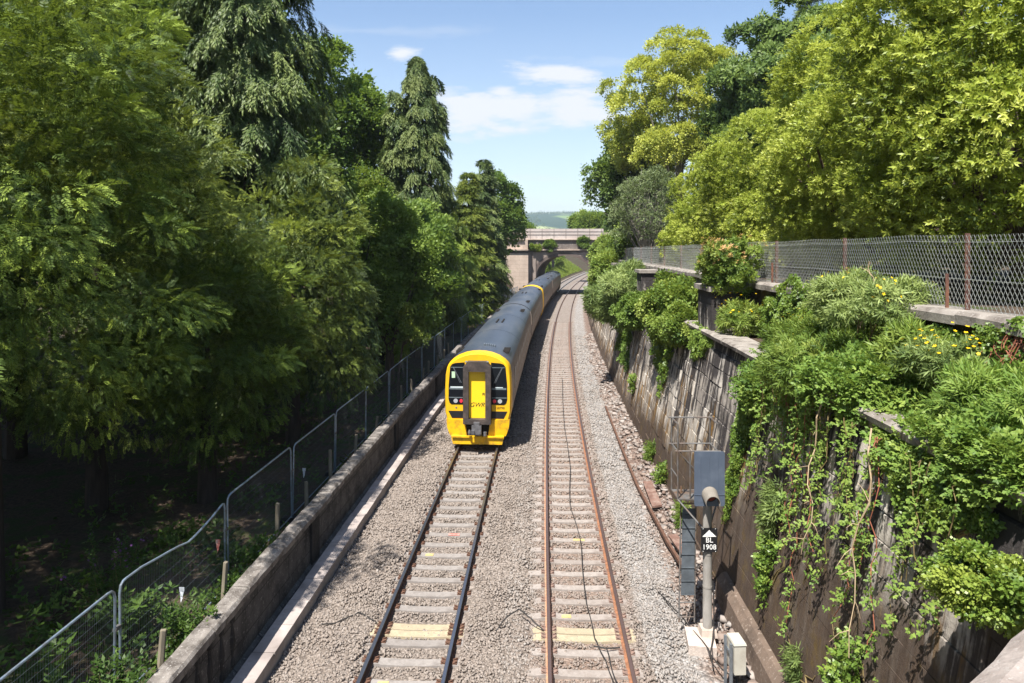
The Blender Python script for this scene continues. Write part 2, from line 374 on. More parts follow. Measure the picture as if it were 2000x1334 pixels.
def wall_mat(blocks=False):
    m, nt, out = new_mat('retaining_blocks' if blocks else 'retaining_stone')
    uv = nd(nt, 'ShaderNodeUVMap', uv_map='UVMap').outputs[0]
    v = coords(nt, 'Object')
    wob = nd(nt, 'ShaderNodeMapping', {'Vector': uv, 'Scale': (1, 1, 1)}).outputs[0]
    nz = nd(nt, 'ShaderNodeTexNoise', {'Vector': uv, 'Scale': 2.2, 'Detail': 5.0})
    w2 = nd(nt, 'ShaderNodeVectorMath', {0: wob, 1: nd(nt, 'ShaderNodeVectorMath', {0: nz.outputs['Color'], 1: (0.16, 0.10, 0)}, operation='MULTIPLY').outputs[0]}, operation='ADD').outputs[0]
    br = nd(nt, 'ShaderNodeTexBrick', {'Vector': w2, 'Color1': (0.2, 0.2, 0.2, 1), 'Color2': (0.9, 0.9, 0.9, 1), 'Mortar': (0, 0, 0, 1), 'Scale': 1.0, 'Mortar Size': 0.014,
                                         'Mortar Smooth': 0.3, 'Bias': 0.0, 'Brick Width': 1.15, 'Row Height': 0.46})
    tone = nd(nt, 'ShaderNodeSeparateColor', {0: br.outputs['Color']}).outputs[0]
    if blocks: tone = nd(nt, 'ShaderNodeAttribute', attribute_name='tone').outputs['Fac']
    sep = nd(nt, 'ShaderNodeSeparateXYZ', {0: uv})
    def uvn(sx, sz, det=6, ro=.7):
        return noise(nt, nd(nt, 'ShaderNodeMapping', {'Vector': uv, 'Scale': (sx, sz, 1)}).outputs[0], 1.0, det, ro)
    streak = nd(nt, 'ShaderNodeMapping', {'Vector': uv, 'Scale': (2.6, 0.4, 1)}).outputs[0]
    st = math_(nt, 'ADD', math_(nt, 'MULTIPLY', uvn(4.2, .30, 8, .68), .55), math_(nt, 'MULTIPLY', uvn(.8, .55, 8, .7), .45))
    st = math_(nt, 'ADD', st, math_(nt, 'MULTIPLY', math_(nt, 'SUBTRACT', sep.outputs[1], 3.0), .014))
    fine = noise(nt, v, 14, 6, 0.75)
    big = noise(nt, uv, 0.55, 5, 0.6)
    base = ramp(nt, tone, [(0.0, (0.20, 0.175, 0.152)), (0.5, (0.34, 0.305, 0.262)), (1.0, (0.48, 0.435, 0.37))])
    base = mix(nt, ramp(nt, fine, [(0.42, (0, 0, 0)), (0.72, (.5, .5, .5))]), base, (0.42, 0.385, 0.35))
    pale = noise(nt, nd(nt, 'ShaderNodeMapping', {'Vector': uv, 'Scale': (1.1, .4, 1)}).outputs[0], 1.0, 6, .7)
    base = mix(nt, ramp(nt, pale, [(0.47, (0, 0, 0)), (0.58, (.85, .85, .85))]), base, (0.55, 0.51, 0.455))
    base = mix(nt, ramp(nt, st, [(0.472, (0, 0, 0)), (0.525, (.97, .97, .97))]), base, (0.030, 0.026, 0.027))  # black runoff streaks, with the plants' shadow bands painted in as well
    och = math_(nt, 'SUBTRACT', uvn(3.0, .5, 7, .7), math_(nt, 'MULTIPLY', math_(nt, 'SUBTRACT', sep.outputs[1], 2.2), .045))
    base = mix(nt, ramp(nt, och, [(0.51, (0, 0, 0)), (0.60, (.85, .85, .85))]), base, (0.20, 0.11, 0.025))
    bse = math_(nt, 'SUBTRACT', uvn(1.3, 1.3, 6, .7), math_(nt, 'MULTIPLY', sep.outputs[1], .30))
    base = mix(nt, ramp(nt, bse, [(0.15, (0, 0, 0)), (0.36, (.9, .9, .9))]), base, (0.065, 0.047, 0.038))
    # brown wet render on the lower part of the wall near the footbridge
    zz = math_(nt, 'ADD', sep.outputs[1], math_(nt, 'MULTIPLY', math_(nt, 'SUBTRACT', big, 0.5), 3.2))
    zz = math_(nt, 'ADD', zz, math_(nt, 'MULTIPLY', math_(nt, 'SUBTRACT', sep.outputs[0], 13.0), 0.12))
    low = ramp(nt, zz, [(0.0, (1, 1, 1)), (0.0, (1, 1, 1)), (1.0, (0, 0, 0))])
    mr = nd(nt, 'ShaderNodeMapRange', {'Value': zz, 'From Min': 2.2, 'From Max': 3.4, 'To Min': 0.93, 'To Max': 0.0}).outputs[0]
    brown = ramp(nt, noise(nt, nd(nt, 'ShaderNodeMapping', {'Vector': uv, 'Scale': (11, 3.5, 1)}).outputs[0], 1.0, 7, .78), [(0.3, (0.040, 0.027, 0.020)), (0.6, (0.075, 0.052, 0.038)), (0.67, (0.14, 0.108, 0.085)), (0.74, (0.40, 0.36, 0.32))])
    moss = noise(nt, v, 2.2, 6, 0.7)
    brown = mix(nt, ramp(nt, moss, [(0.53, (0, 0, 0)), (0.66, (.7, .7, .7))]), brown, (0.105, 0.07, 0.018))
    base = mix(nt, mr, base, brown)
    mort = math_(nt, 'MULTIPLY', br.outputs['Fac'], math_(nt, 'SUBTRACT', 1.0, math_(nt, 'MULTIPLY', mr, 0.75)))
    if blocks: mort = math_(nt, 'MULTIPLY', mort, 0.0)
    base = mix(nt, math_(nt, 'MULTIPLY', mort, 0.6), base, (0.05, 0.043, 0.038))
    h = math_(nt, 'ADD', math_(nt, 'MULTIPLY', math_(nt, 'SUBTRACT', 1.0, mort), 0.6), math_(nt, 'MULTIPLY', fine, 0.45))
    h = math_(nt, 'ADD', h, math_(nt, 'MULTIPLY', tone, 0.3))
    principled(nt, out, base, 0.85, 0, 0.25, bump=h, bstr=0.9, bdist=0.05)
    return m
M['wall'] = wall_mat(); M['wall_blocks'] = wall_mat(True)
def stone_plain(name, col, dark, pale=None, scale=3.0, amount=0.5, rough=0.88, joints=None):
    m, nt, out = new_mat(name)
    v = coords(nt, 'Object')
    f = noise(nt, v, scale * 4, 6, 0.7); g = noise(nt, v, scale, 6, 0.65)
    c = ramp(nt, f, [(0.3, tuple(k * 0.75 for k in col)), (0.7, tuple(min(1, k * 1.2) for k in col))])
    c = mix(nt, ramp(nt, g, [(0.62 - amount * .35, (0, 0, 0)), (0.75 - amount * .2, (.9, .9, .9))]), c, dark)
    if pale: c = mix(nt, ramp(nt, noise(nt, v, scale * 7, 5, .75), [(0.56, (0, 0, 0)), (0.66, (.8, .8, .8))]), c, pale)
    if joints:
        uv = nd(nt, 'ShaderNodeUVMap', uv_map='UVMap').outputs[0]
        br = nd(nt, 'ShaderNodeTexBrick', {'Vector': uv, 'Color1': (.3, .3, .3, 1), 'Color2': (.8, .8, .8, 1), 'Mortar': (0, 0, 0, 1), 'Scale': 1.0, 'Mortar Size': 0.012,
                                             'Brick Width': joints[0], 'Row Height': joints[1]})
        c = mix(nt, math_(nt, 'MULTIPLY', br.outputs['Fac'], 0.7), c, tuple(k * .35 for k in dark))
    principled(nt, out, c, rough, 0, 0.2, bump=f, bstr=0.6, bdist=0.02)
    return m
M['coping'] = stone_plain('coping_stone', (0.25, 0.226, 0.204), (0.07, 0.06, 0.052), (0.42, 0.40, 0.375), 3.8, 0.7)
M['parapet'] = stone_plain('parapet_stone', (0.108, 0.100, 0.093), (0.033, 0.031, 0.03), (0.235, 0.22, 0.205), 2.2, 0.65, joints=(1.1, 0.5))
M['trough'] = stone_plain('trough_concrete', (0.36, 0.315, 0.292), (0.21, 0.178, 0.162), None, 1.6, 0.4)
M['ledge'] = stone_plain('ledge_stone', (0.30, 0.272, 0.24), (0.11, 0.093, 0.08), (0.42, 0.39, 0.36), 2.6, 0.55)
M['bridge_lit'] = stone_plain('bridge_stone', (0.49, 0.395, 0.325), (0.31, 0.24, 0.195), None, 0.35, 0.35, joints=(1.4, 0.6))
M['bridge_dark'] = stone_plain('bridge_band_stone', (0.17, 0.145, 0.13), (0.075, 0.062, 0.06), (0.33, 0.29, 0.26), 0.5, 0.5)
M['bridge_pink'] = stone_plain('bridge_brick', (0.32, 0.265, 0.23), (0.15, 0.11, 0.10), None, 0.5, 0.45, joints=(0.45, 0.16))
M['panel'] = stone_plain('parapet_panel', (0.48, 0.42, 0.385), (0.36, 0.29, 0.26), None, 0.3, 0.5)
M['rubble'] = stone_plain('broken_stone', (0.42, 0.36, 0.28), (0.2, 0.16, 0.12), None, 0.8, 0.4)
M['foot'] = stone_plain('footbridge_stone', (0.34, 0.295, 0.265), (0.19, 0.155, 0.135), (0.42, 0.39, 0.36), 6, 0.4)

# train
M['tr_yellow'] = simple('train_yellow', (0.74, 0.43, 0.008), 0.42, 0, 0.4, var=0.05, scale=3, dirt=(0.62, 0.36, 0.02), dscale=1.6, bstr=0.02)
M['tr_apron'] = simple('apron_yellow', (0.74, 0.43, 0.008), 0.45, 0, 0.4, var=0.08, scale=3, dirt=(0.30, 0.17, 0.03), dscale=2.6, bstr=0.02)
M['tr_door'] = simple('train_door_yellow', (0.85, 0.56, 0.018), 0.42, 0, 0.4, var=0.03, scale=3, bstr=0.02)
M['tr_roof'] = simple('train_roof', (0.044, 0.056, 0.078), 0.42, 0.0, 0.45, var=0.18, scale=1.2, dirt=(0.085, 0.092, 0.105), dscale=0.8, bstr=0.03, stretch=(1, .25, 1))
M['tr_side'] = simple('train_side', (0.215, 0.175, 0.148), 0.55, 0.0, 0.45, var=0.1, scale=2, dirt=(0.2, 0.155, 0.13), dscale=1.2, bstr=0.02)
M['tr_rubber'] = simple('gangway_rubber', (0.050, 0.041, 0.037), 0.7, 0, 0.3, var=0.3, scale=5, dirt=(0.10, 0.076, 0.066), dscale=3)
M['tr_under'] = simple('underframe', (0.025, 0.022, 0.02), 0.8, 0, 0.2, var=0.3)
M['tr_metal'] = simple('coupler_metal', (0.16, 0.16, 0.17), 0.45, 0.5, 0.4, var=0.4, scale=8)
M['lamp_w'] = simple('headlamp_lens', (0.36, 0.38, 0.40), 0.15, 0, 0.6, var=0.05)
M['lamp_r'] = simple('tail_lens', (0.62, 0.03, 0.06), 0.2, 0, 0.6, var=0.05)
M['number_ink'] = simple('number_ink', (0.16, 0.08, 0.01), 0.6, var=0.2)
def glass_mat():
    m, nt, out = new_mat('train_glass')
    principled(nt, out, (0.008, 0.010, 0.013), 0.3, 0, 0.15)
    return m
M['glass'] = glass_mat()
M['blind'] = simple('cab_fitting', (0.12, 0.15, 0.16), 0.5, var=0.2)
M['sticker'] = simple('green_notice', (0.45, 0.62, 0.42), 0.5, var=0.15)
M['paper'] = simple('white_paper', (0.55, 0.62, 0.64), 0.5, var=0.1)

# ------------------------------------------------------------------ foliage templates
def kite(p, d, n, l, w, fold=0.15):
    p, d, n = Vector(p), Vector(d).normalized(), Vector(n)
    s = d.cross(n)
    s = s.normalized() if s.length > 1e-6 else d.orthogonal().normalized()
    n = s.cross(d)
    m = p + d * (l * 0.45)
    return [p, m + s * (w / 2) - n * (w * fold), p + d * l - n * (l * 0.08), m - s * (w / 2) - n * (w * fold)]
def tpl(kites):
    v = np.array([[list(q) for q in k] for k in kites]).reshape(-1, 3)
    return v
rr = random.Random(3)
def T_yew():
    ks = []
    for i in range(8):
        y = 0.06 + i * 0.118; z = -0.22 * y * y + rr.uniform(-.03, .03)
        for sd in (-1, 1):
            a = math.radians(52 + rr.uniform(-8, 8))
            ks.append(kite((0, y, z), (sd * math.sin(a), math.cos(a), rr.uniform(-.12, .18)), (0, 0, 1), 0.30 * (1 - 0.45 * y) * rr.uniform(.7, 1.25), 0.085))
    ks.append(kite((0, .88, -.13), (0, 1, -.3), (0, 0, 1), .22, .08))
    return tpl(ks)
def T_cyp():
    ks = []
    for i in range(6):
        y = 0.05 + i * 0.15
        for sd in (-1, 1):
            a = math.radians(24 + rr.uniform(-8, 10)); ph = rr.uniform(0, PI)
            ks.append(kite((0, y, 0), (sd * math.sin(a) * math.cos(ph), math.cos(a), sd * math.sin(a) * math.sin(ph)), (rr.uniform(-1, 1), 0, 1), 0.34 * rr.uniform(.8, 1.2), 0.085))
    return tpl(ks)
def T_rosette(k, ang, l, w, stem=0.5, jit=12):
    ks = []
    for i in range(k):
        y = stem * i / k; ph = i * 2.4; a = math.radians(ang + rr.uniform(-jit, jit) - 25 * i / k)
        d = (math.sin(a) * math.cos(ph), math.cos(a), math.sin(a) * math.sin(ph))
        ks.append(kite((0, y, 0), d, (0, 1, 0.25), l * rr.uniform(.8, 1.15), w * rr.uniform(.85, 1.15)))
    return tpl(ks)
def T_broad(k, l, w):
    ks = []
    for i in range(k):
        p = Vector((rr.uniform(-.45, .45), rr.uniform(-.1, .8), rr.uniform(-.3, .3)))
        d = Vector((rr.uniform(-1, 1), rr.uniform(-.2, 1), rr.uniform(-.5, .3)))
        ks.append(kite(p, d, (rr.uniform(-.5, .5), rr.uniform(-.2, .5), 1), l * rr.uniform(.75, 1.2), w * rr.uniform(.8, 1.2)))
    return tpl(ks)
def T_flat(k, l, w):
    ks = []
    for i in range(k):
        p = Vector((rr.uniform(-.5, .5), rr.uniform(-.4, .5), rr.uniform(0, .25)))
        d = Vector((rr.uniform(-1, 1), rr.uniform(-1, .4), rr.uniform(-.2, .35)))
        ks.append(kite(p, d, (rr.uniform(-.4, .4), rr.uniform(-.2, .6), 1), l * rr.uniform(.75, 1.2), w * rr.uniform(.8, 1.2)))
    return tpl(ks)
def T_bramble():
    ks = []
    for i in range(3):
        y = i * .33; sd = (-1) ** i
        b = Vector((sd * .22, y + .08, 0.02))
        for a in (-55, 0, 55):
            r = math.radians(a) + sd * -0.6
            d = (math.sin(r) * 1.0, math.cos(r), rr.uniform(-.35, .1))
            ks.append(kite(b, d, (rr.uniform(-.2, .2), 0, 1), .34 * rr.uniform(.85, 1.15), .24))
    return tpl(ks)
def T_grass():
    ks = []
    for i in range(6):
        d = (rr.uniform(-.45, .45), 1, rr.uniform(-.45, .45))
        ks.append(kite((rr.uniform(-.2, .2), 0, rr.uniform(-.2, .2)), d, (rr.uniform(-1, 1), 0, 1), rr.uniform(.6, 1.1), .05))
    return tpl(ks)
def T_flower():
    return tpl([kite((0, 0, 0), (math.cos(a), .25, math.sin(a)), (0, 1, 0), .55, .42) for a in (0, 1.26, 2.51, 3.77, 5.03)])
TP = {'yew': T_yew(), 'cyp': T_cyp(), 'laurel': T_rosette(8, 58, 0.62, 0.21), 'broad': T_broad(9, .42, .30), 'ivy': T_flat(8, .36, .34),
      'bramble': T_bramble(), 'bud': T_rosette(9, 62, 0.75, 0.13, 0.7), 'grass': T_grass(), 'flower': T_flower(), 'horse': T_rosette(7, 75, .6, .26, .35),
      'nettle': T_rosette(12, 70, .38, .17, 1.0)}

def nrm(a): return a / np.maximum(np.linalg.norm(a, axis=-1, keepdims=True), 1e-9)
def inst(t, pos, g, up, scale, tone, rng, roll=0.6):
    n = len(pos)
    y = nrm(g); z = up - (up * y).sum(-1, keepdims=True) * y
    bad = np.linalg.norm(z, axis=-1) < 1e-3
    z[bad] = np.array([1.0, 0.2, 0.1]); z = z - (z * y).sum(-1, keepdims=True) * y
    z = nrm(z); x = np.cross(y, z)
    a = rng.normal(0, roll, n)[:, None]
    x, z = x * np.cos(a) + z * np.sin(a), z * np.cos(a) - x * np.sin(a)
    R = np.stack([x, y, z], axis=-1)
    v = np.einsum('nij,tj->nti', R, t) * np.asarray(scale).reshape(-1, 1, 1) + pos[:, None, :]
    T = len(t)
    tn = np.repeat(tone[:, None], T, 1) + np.repeat(rng.normal(0, .07, (n, T // 4)), 4, axis=1)
    return v.reshape(-1, 3), np.clip(tn.reshape(-1), 0, 1)
def leaf_mesh(name, chunks, mat):
    v = np.concatenate([c[0] for c in chunks]); t = np.concatenate([c[1] for c in chunks])
    q = np.arange(len(v), dtype=np.int32).reshape(-1, 4)
    return mesh_np(name, v, q, {'tone': t}, mat)
def rdir(rng, n):
    return nrm(rng.normal(0, 1, (n, 3)))

def clump_crown(rng, c, r, n, cr, per, t, scale, droop=0.0, low=-0.55, inner=0.55, flat=0.75, fill=0, upb=0.4, tone0=0.5, tvar=0.16, lump=0.18):
    c = np.array(c, float); r = np.array(r, float)
    d = rdir(rng, n * 3); d = d[d[:, 2] > low][:n]; n = len(d)
    # lumpy outline
    ph = rng.uniform(0, 6.28, (4, 3)); fr = rng.uniform(1.5, 4, (4, 3))
    wob = sum(np.sin((d * fr[k] + ph[k]).sum(-1)) for k in range(4)) * lump * .6
    rad = (inner + (1 - inner) * rng.uniform(0, 1, n) ** 0.6) * (1 + wob)
    rad = np.minimum(rad, 1.10)
    cc = c + d * r * rad[:, None]
    crr = cr * rng.uniform(.6, 1.35, n)
    ctone = tone0 + rng.normal(0, tvar, n)
    D = np.repeat(d, per, 0); CC = np.repeat(cc, per, 0); CR = np.repeat(crr, per)
    d2 = nrm(rdir(rng, n * per) + 0.45 * D + np.array([0, 0, upb]))
    pos = CC + d2 * (CR * rng.uniform(.35, 1.0, n * per) ** .6)[:, None] * np.array([1, 1, flat])
    g = nrm(d2 + 0.5 * D + rng.normal(0, .35, (n * per, 3)) - np.array([0, 0, droop]))
    up = nrm(D * 0.5 + np.array([0, 0, 1.0]) + rng.normal(0, .2, (n * per, 3)))
    tone = np.repeat(ctone, per) + rng.normal(0, .1, n * per)
    ch = [inst(t, pos, g, up, scale * rng.uniform(.7, 1.25, n * per), tone, rng)]
    if fill:
        d3 = rdir(rng, fill); p3 = c + d3 * r * (rng.uniform(0.1, .8, fill) ** .5)[:, None]
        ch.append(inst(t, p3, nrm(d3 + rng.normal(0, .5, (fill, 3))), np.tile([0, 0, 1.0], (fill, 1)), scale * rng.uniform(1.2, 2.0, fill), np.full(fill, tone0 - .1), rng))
    return ch, cc
def branch_crown(rng, h0, h1, env, n, twigs, K, t, scale, rise=0.25, droop=0.45, hang=0.3, inner=0.2, sideb=(30, 75), tone0=.5, tvar=.14, hp=1.0, az=None, spread=1.0, lvar=(.7, 1.12)):
    h = rng.uniform(0, 1, n) ** hp
    L = np.array([env(x) for x in h]) * rng.uniform(lvar[0], lvar[1], n)
    a = rng.uniform(0, 2 * PI, n) if az is None else rng.uniform(az[0], az[1], n)
    dh = np.stack([np.cos(a), np.sin(a), np.zeros(n)], -1)
    base = np.stack([np.zeros(n), np.zeros(n), h0 + (h1 - h0) * h], -1)
    bt = tone0 + rng.normal(0, tvar, n)
    N = n * twigs
    u = inner + (1 - inner) * rng.uniform(0, 1, N) ** .75
    Lr = np.repeat(L, twigs); D = np.repeat(dh, twigs, 0); B = np.repeat(base, twigs, 0)
    zz = np.array([0, 0, 1.0])
    p = B + D * (Lr * u)[:, None] + zz * (Lr * (rise * u - droop * u * u))[:, None]
    slope = rise - 2 * droop * u
    side = np.where(rng.uniform(0, 1, N) < .5, -1.0, 1.0)
    lat = np.stack([-D[:, 1], D[:, 0], np.zeros(N)], -1) * side[:, None]
    be = np.radians(rng.uniform(sideb[0], sideb[1], N)) * (1 - 0.6 * u ** 4)
    td = nrm(D * np.cos(be)[:, None] + lat * np.sin(be)[:, None] + zz * (slope * .7)[:, None] + rng.normal(0, .12, (N, 3)))
    tl = (Lr * .42 * (1 - u) + .35 * min(1.0, scale * 3)) * spread
    NK = N * K
    v = rng.uniform(.1, 1, NK)
    P0 = np.repeat(p, K, 0); TD = np.repeat(td, K, 0); TL = np.repeat(tl, K)
    pos = P0 + TD * (TL * v)[:, None] - zz * (TL * hang * v * v * .6 + hang * .25 * v * scale)[:, None]
    lat2 = np.cross(TD, zz); lat2 = lat2 * np.where(rng.uniform(0, 1, NK) < .5, -1, 1)[:, None]
    g = nrm(TD + lat2 * .45 - zz * (hang * 1.1 * (0.4 + v))[:, None] + rng.normal(0, .26, (NK, 3)))
    up = nrm(zz + np.repeat(D, K, 0) * (.3 + hang) + rng.normal(0, .32, (NK, 3)))
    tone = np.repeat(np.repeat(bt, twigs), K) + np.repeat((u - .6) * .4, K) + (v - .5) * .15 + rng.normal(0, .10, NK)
    # branches as thin polylines for the trunk mesh
    return [inst(t, pos, g, up, scale * rng.uniform(.75, 1.25, NK), tone, rng, .35)], (base, dh, L, rise, droop)

TREES = []
def limb_pts(a, b, rng, sag=0.12, n=5):
    a, b = Vector(a), Vector(b); out = []
    j = Vector(rng.normal(0, .06, 3)) * (b - a).length
    for i in range(n):
        t = i / (n - 1); p = a.lerp(b, t); w = math.sin(PI * t)
        out.append(p + j * w + Vector((0, 0, -sag * w * (b - a).length * .3)))
    return out
def make_tree(name, label, cat, loc, crown_ch, leafm, trunk, barkm='bark', group=None, rz=0.0):
    root = empty(name, loc, rz); tag(root, label, cat, group)
    if trunk is not None:
        trunk.build('trunk', M[barkm], root, smooth=True)
    link('crown', leaf_mesh('crown', crown_ch, M[leafm]), root)
    TREES.append(root)
    return root
def conifer(name, label, cat, loc, seed, H, env, h0, n, twigs, K, tk, scale, leafm, rise, droop, hang, group=None, tone0=.5, r0=0.3, hp=1.0, extra=None, show=14, inner=.2, sideb=(30, 75), spread=1.0, lvar=(.7, 1.12)):
    rng = np.random.default_rng(seed)
    ch, (base, dh, L, ri, dr) = branch_crown(rng, h0, H, env, n, twigs, K, TP[tk], scale, rise, droop, hang, tone0=tone0, hp=hp, inner=inner, sideb=sideb, spread=spread, lvar=lvar)
    if extra: ch += extra(rng)
    tb = MB()
    tb.tube([(0, 0, -.3), (rng.normal(0, .08), rng.normal(0, .08), H * .4), (rng.normal(0, .1), rng.normal(0, .1), H * .7), (0, 0, H * .9)], [r0, r0 * .75, r0 * .4, .03], 8)
    for i in range(min(len(L), show)):
        b, d, l = base[i], dh[i], L[i]
        tb.tube([Vector(b + d * l * u + np.array([0, 0, l * (ri * u - dr * u * u)])) for u in (0, .3, .6, .9)], [.06, .045, .03, .012], 5)
    return make_tree(name, label, cat, loc, ch, leafm, tb, 'bark_dark', group)
def broadleaf(name, label, cat, loc, seed, c, r, n, cr, per, tk, scale, leafm, group=None, barkm='bark', trunk_r=.25, limbs=10, extra=None, **kw):
    rng = np.random.default_rng(seed)
    ch, cc = clump_crown(rng, c, r, n, cr, per, TP[tk], scale, **kw)
    if extra: ch += extra(rng)
    tb = MB()
    fork = Vector((c[0] * .35, c[1] * .35, max(.4, c[2] - r[2] * .75)))
    tb.tube([(0, 0, -.3), (c[0] * .1, c[1] * .1, fork.z * .5), fork, Vector(c) * .98], [trunk_r * 1.2, trunk_r, trunk_r * .8, trunk_r * .2], 8)
    for i in range(min(limbs, len(cc))):
        tb.tube(limb_pts(fork, cc[i], rng), [trunk_r * .5, trunk_r * .36, trunk_r * .25, trunk_r * .16, trunk_r * .07], 6)
    return make_tree(name, label, cat, loc, ch, leafm, tb, barkm, group)

# ------------------------------------------------------------------ ground
def hnoise(x, y):
    return (math.sin(x * 1.7 + y * .6) + math.sin(x * .53 - y * 1.31 + 1.7) + math.sin(x * 2.9 + y * 2.3 + .4) * .5) / 2.5
def sm(x, a, b):
    t = max(0., min(1., (x - a) / (b - a))); return t * t * (3 - 2 * t)
def ground_z(s, o):
    ob = o_base(s)
    if -6.75 < o < ob + .55: z = -0.5
    elif o <= -6.75:
        z = 0.26 + hnoise(s * .5, o * .5) * .12 * sm(-o, 7, 9) + sm(-o, 14, 60) * 1.5
        z += sm(s, 101, 111) * sm(-o, 8.5, 11) * 7.6
    elif o < o_par(s) + .1: z = 5.12
    else: z = 6.42 + hnoise(s * .4, o * .4) * .1 + sm(o, 10, 40) * 1.5
    if s > 121:
        w = sm(s, 121, 126)
        bl = min(8.5, max(-.5, (-o - 5.3) * .62)) if o < 0 else min(7.5, max(-.5, (o - 3.1) * .75))
        if -6.75 < o < ob + .55: z = max(z, bl * w)
        else: z = z * (1 - w) + bl * w
        z += hnoise(s * .3, o * .3) * .2 * (1 if abs(o + 1.4) > 5 else 0)
    if s > 240: z -= sm(s, 240, 600) * 34
    return z
ss = [-45 + 3 * i for i in range(16)] + [3 + 2 * i for i in range(60)] + [123 + 4 * i for i in range(20)] + [210, 225, 245, 280, 340, 450, 600, 900, 1500, 3000, 6500]
def o_list(s):
    ob, ol, op = o_base(s), o_ledge(s), o_par(s)
    return [-4000, -1500, -600, -250, -130, -90, -70, -55, -45, -36, -30, -26, -22, -19, -16.5, -14.5, -12.5, -11, -10, -9, -8, -7.3, -6.86, -6.7, -5.4, -4.2, 0, 2.2, ob + .3, ob + .5,
            ol + .12, ol + .3, op - .02, op + .15, op + .4, op + 1, op + 2, op + 4, op + 6, op + 9, op + 13, op + 18, op + 25, op + 34, 60, 90, 150, 300, 800, 2000, 4000]
mb = MB(); rows = []
for s in ss:
    vs = []
    for o in o_list(s):
        oc = max(-60, min(60, o)); p = P(s, oc); vs.append((p.x + o - oc, p.y, ground_z(s, oc)))
    rows.append(vs)
n = len(rows[0])
mb.add([v for r in rows for v in r], [(j * n + i, j * n + i + 1, (j + 1) * n + i + 1, (j + 1) * n + i) for j in range(len(rows) - 1) for i in range(n - 1)])
g = mb.build('ground', M['soil'], smooth=True); tag(g, 'dark bare woodland soil and grassy banks either side of the railway', 'ground', kind='structure')

def shoulder(o):
    a = abs(o + 3.33); r = .075 * sm(a, .85, 1.0) * (1 - sm(a, 1.5, 2.1))
    return r + .06 * sm(o, .85, 1.05) * (1 - sm(o, 1.5, 2.0)) + .035 * sm(-o, 1.0, 1.2) * (1 - sm(-o, 1.25, 1.6))
mb = MB()
sl = [-6 + .5 * i for i in range(20)] + [4 + .2 * i for i in range(180)] + [40 + .6 * i for i in range(100)] + [100 + 2 * i for i in range(60)]
cols = 45
vs = []; uvs = []
rng0 = random.Random(5)
for s in sl:
    ow = o_base(s) + .12 if s < 121 else 3.6
    ol_ = -5.86 if s < 112 else -5.86
    for i in range(cols):
        o = ol_ + (ow - ol_) * i / (cols - 1)
        z = -.222 + hnoise(s * 2.1, o * 2.7) * .02 + rng0.uniform(-.012, .012)
        z -= .10 * sm(-o, 5.0, 5.6)
        z += shoulder(o)
        z += .025 * (1 - sm(abs(o + 1.66), .3, .8))
        z += .22 * sm(o, ow - .75, ow - .1) + (hnoise(s * 3, o * 5) * .05 if o > 2.1 else 0)
        vs.append(P(s, o, z)); uvs.append((s, o))
mb.add(vs, [(j * cols + i, j * cols + i + 1, (j + 1) * cols + i + 1, (j + 1) * cols + i) for j in range(len(sl) - 1) for i in range(cols - 1)], 0, uvs)
bb = mb.build('ballast_bed', M['ballast'], smooth=True); tag(bb, 'grey and rust stained stone ballast bed under the two tracks', 'ballast', kind='structure')

